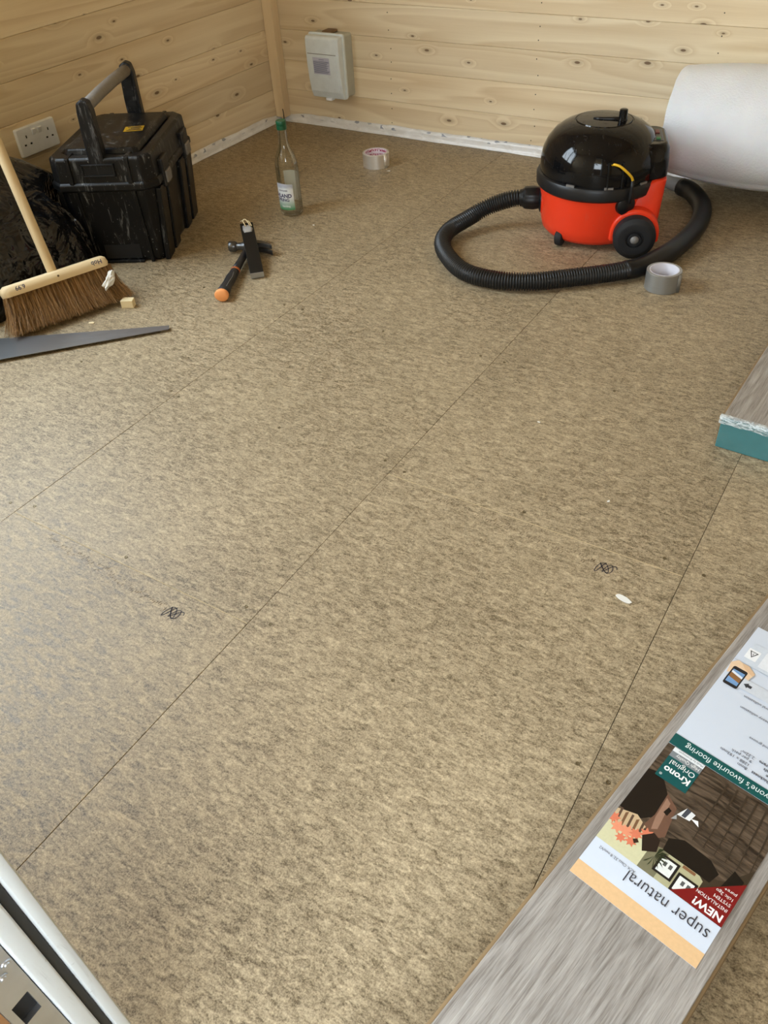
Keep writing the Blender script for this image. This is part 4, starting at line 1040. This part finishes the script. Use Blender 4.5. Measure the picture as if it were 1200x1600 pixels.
ofc = MB().prism([(-.017, -.012), (.017, -.010), (.016, .012), (-.015, .013)], 0, .022)
tag(ofc.build('wood_offcut', CHIPW, bevel=.0012, loc=(-1.757, 1.384, 0), rot=(0, 0, R(25))), 'small pale wooden offcut block on the floor beside the broom bristles', 'offcut')
def flake(name, loc, a_, b_, rz, mat, label, cat='scrap', group=None):
    pts = [(a_ * math.cos(t) * (1 + .3 * noise.noise(Vector((math.cos(t) * 2, math.sin(t) * 2, a_ * 900)))), b_ * math.sin(t) * (1 + .3 * noise.noise(Vector((math.sin(t) * 2, math.cos(t) * 2, b_ * 700))))) for t in [2 * PI * i / 14 for i in range(14)]]
    o = MB().prism(pts, 0, .0014).build(name, mat, loc=(loc[0], loc[1], .0002), rot=(0, 0, rz)); return tag(o, label, cat, group)
flake('paper_flake', (-.208, .994), .0150, .0056, R(-14.5), PAPER, 'long white paper flake lying near the joint before the labelled pack')
flake('wood_chip', (-1.783, 1.268), .008, .005, R(20), CHIPW, 'pale wood chip on the floor between the broom and the saw', 'chip')
flake('paper_flake', (-1.605, 2.054), .0032, .0026, 0, PAPER, 'tiny white speck on the floor by the bottle')
flake('paper_flake', (-.540, 1.397), .003, .0016, 0, PAPER, 'tiny white speck on the bare floor before the vacuum')
flake('paper_flake', (-.318, 1.22), .0028, .0018, 1, PAPER, 'tiny white speck on the floor before the teal ended pack')
flake('paper_flake', (-.865, 1.905), .004, .0022, .6, PAPER, 'tiny white speck against the loop of the vacuum hose') if False else None

# ------------------------------------------------------------------ hand saw
sw = tag(empty('hand_saw', (-1.563, 1.338, 0)), 'hand saw with a worn steel blade lying flat beside the broom', 'saw')
sd_ = Vector((-1.888, 1.047, 0)) - Vector((-1.563, 1.338, 0)); sd_.normalize()
sw.rotation_euler = (0, 0, math.atan2(sd_.y, sd_.x))
# local X from the tip towards the handle, local Y to the left of that (the doorway side is +Y)
def blade_mat():
    k = NT('worn_saw_steel'); o = k.obj(); s_ = k.n('SeparateXYZ'); k.put(s_.inputs[0], o)
    rust = k.mapr(k.math('ADD', k.math('MULTIPLY', k.noise(k.vmath('MULTIPLY', o, (8, 30, 1)), 1.0, 3), .22), k.math('MULTIPLY', s_.outputs[0], -1.0)), -.18, .02)
    return k.set(k.mix(k.math('MULTIPLY', rust, .75), (.30, .30, .30), (.12, .095, .08)), k.mapr(rust, 0, 1, .33, .55), k.mapr(rust, 0, 1, .9, .45))
top_ = [(0.0, -.006), (.01, -.010)]; BLW = []
n = 60; ed = []
for i in range(n + 1):
    x = .58 * i / n
    ed.append((x, .010 + .046 * (x / .44)))
    ed.append((x + .58 / n * .5, .010 + .046 * ((x + .58 / n * .5) / .44) + .0016)) if i < n else None
back = [(x, -(.010 + .048 * (x / .44) ** 1.05)) for x in [.58 * (1 - i / 20) for i in range(21)]]
poly = [q for q in ed] + back
sb = MB().prism(poly, .0, .0011).build('blade', blade_mat(), sw); sb.location = (0, 0, .006); sb.rotation_euler = (0, R(-.3), 0)
hn = [(.56, -.055), (.60, -.075), (.68, -.070), (.70, -.05), (.68, -.03), (.69, .03), (.71, .055), (.68, .07), (.60, .062), (.565, .05)]
hole = [(.61, -.04), (.65, -.04), (.655, .03), (.615, .03)]
mm = MB(); v = [(x, y, z) for z in (.0003, .022) for x, y in hn]
mm.prism([(.555, -.06), (.61, -.07), (.612, .06), (.555, .055)], .0002, .022); mm.prism([(.660, -.065), (.695, -.06), (.70, .055), (.655, .06)], .0002, .022); mm.prism([(.605, -.072), (.69, -.068), (.69, -.040), (.605, -.042)], .0002, .022); mm.prism([(.605, .035), (.69, .032), (.695, .062), (.605, .065)], .0002, .022)
mm.build('saw_handle', BLACK, sw, bevel=.004)
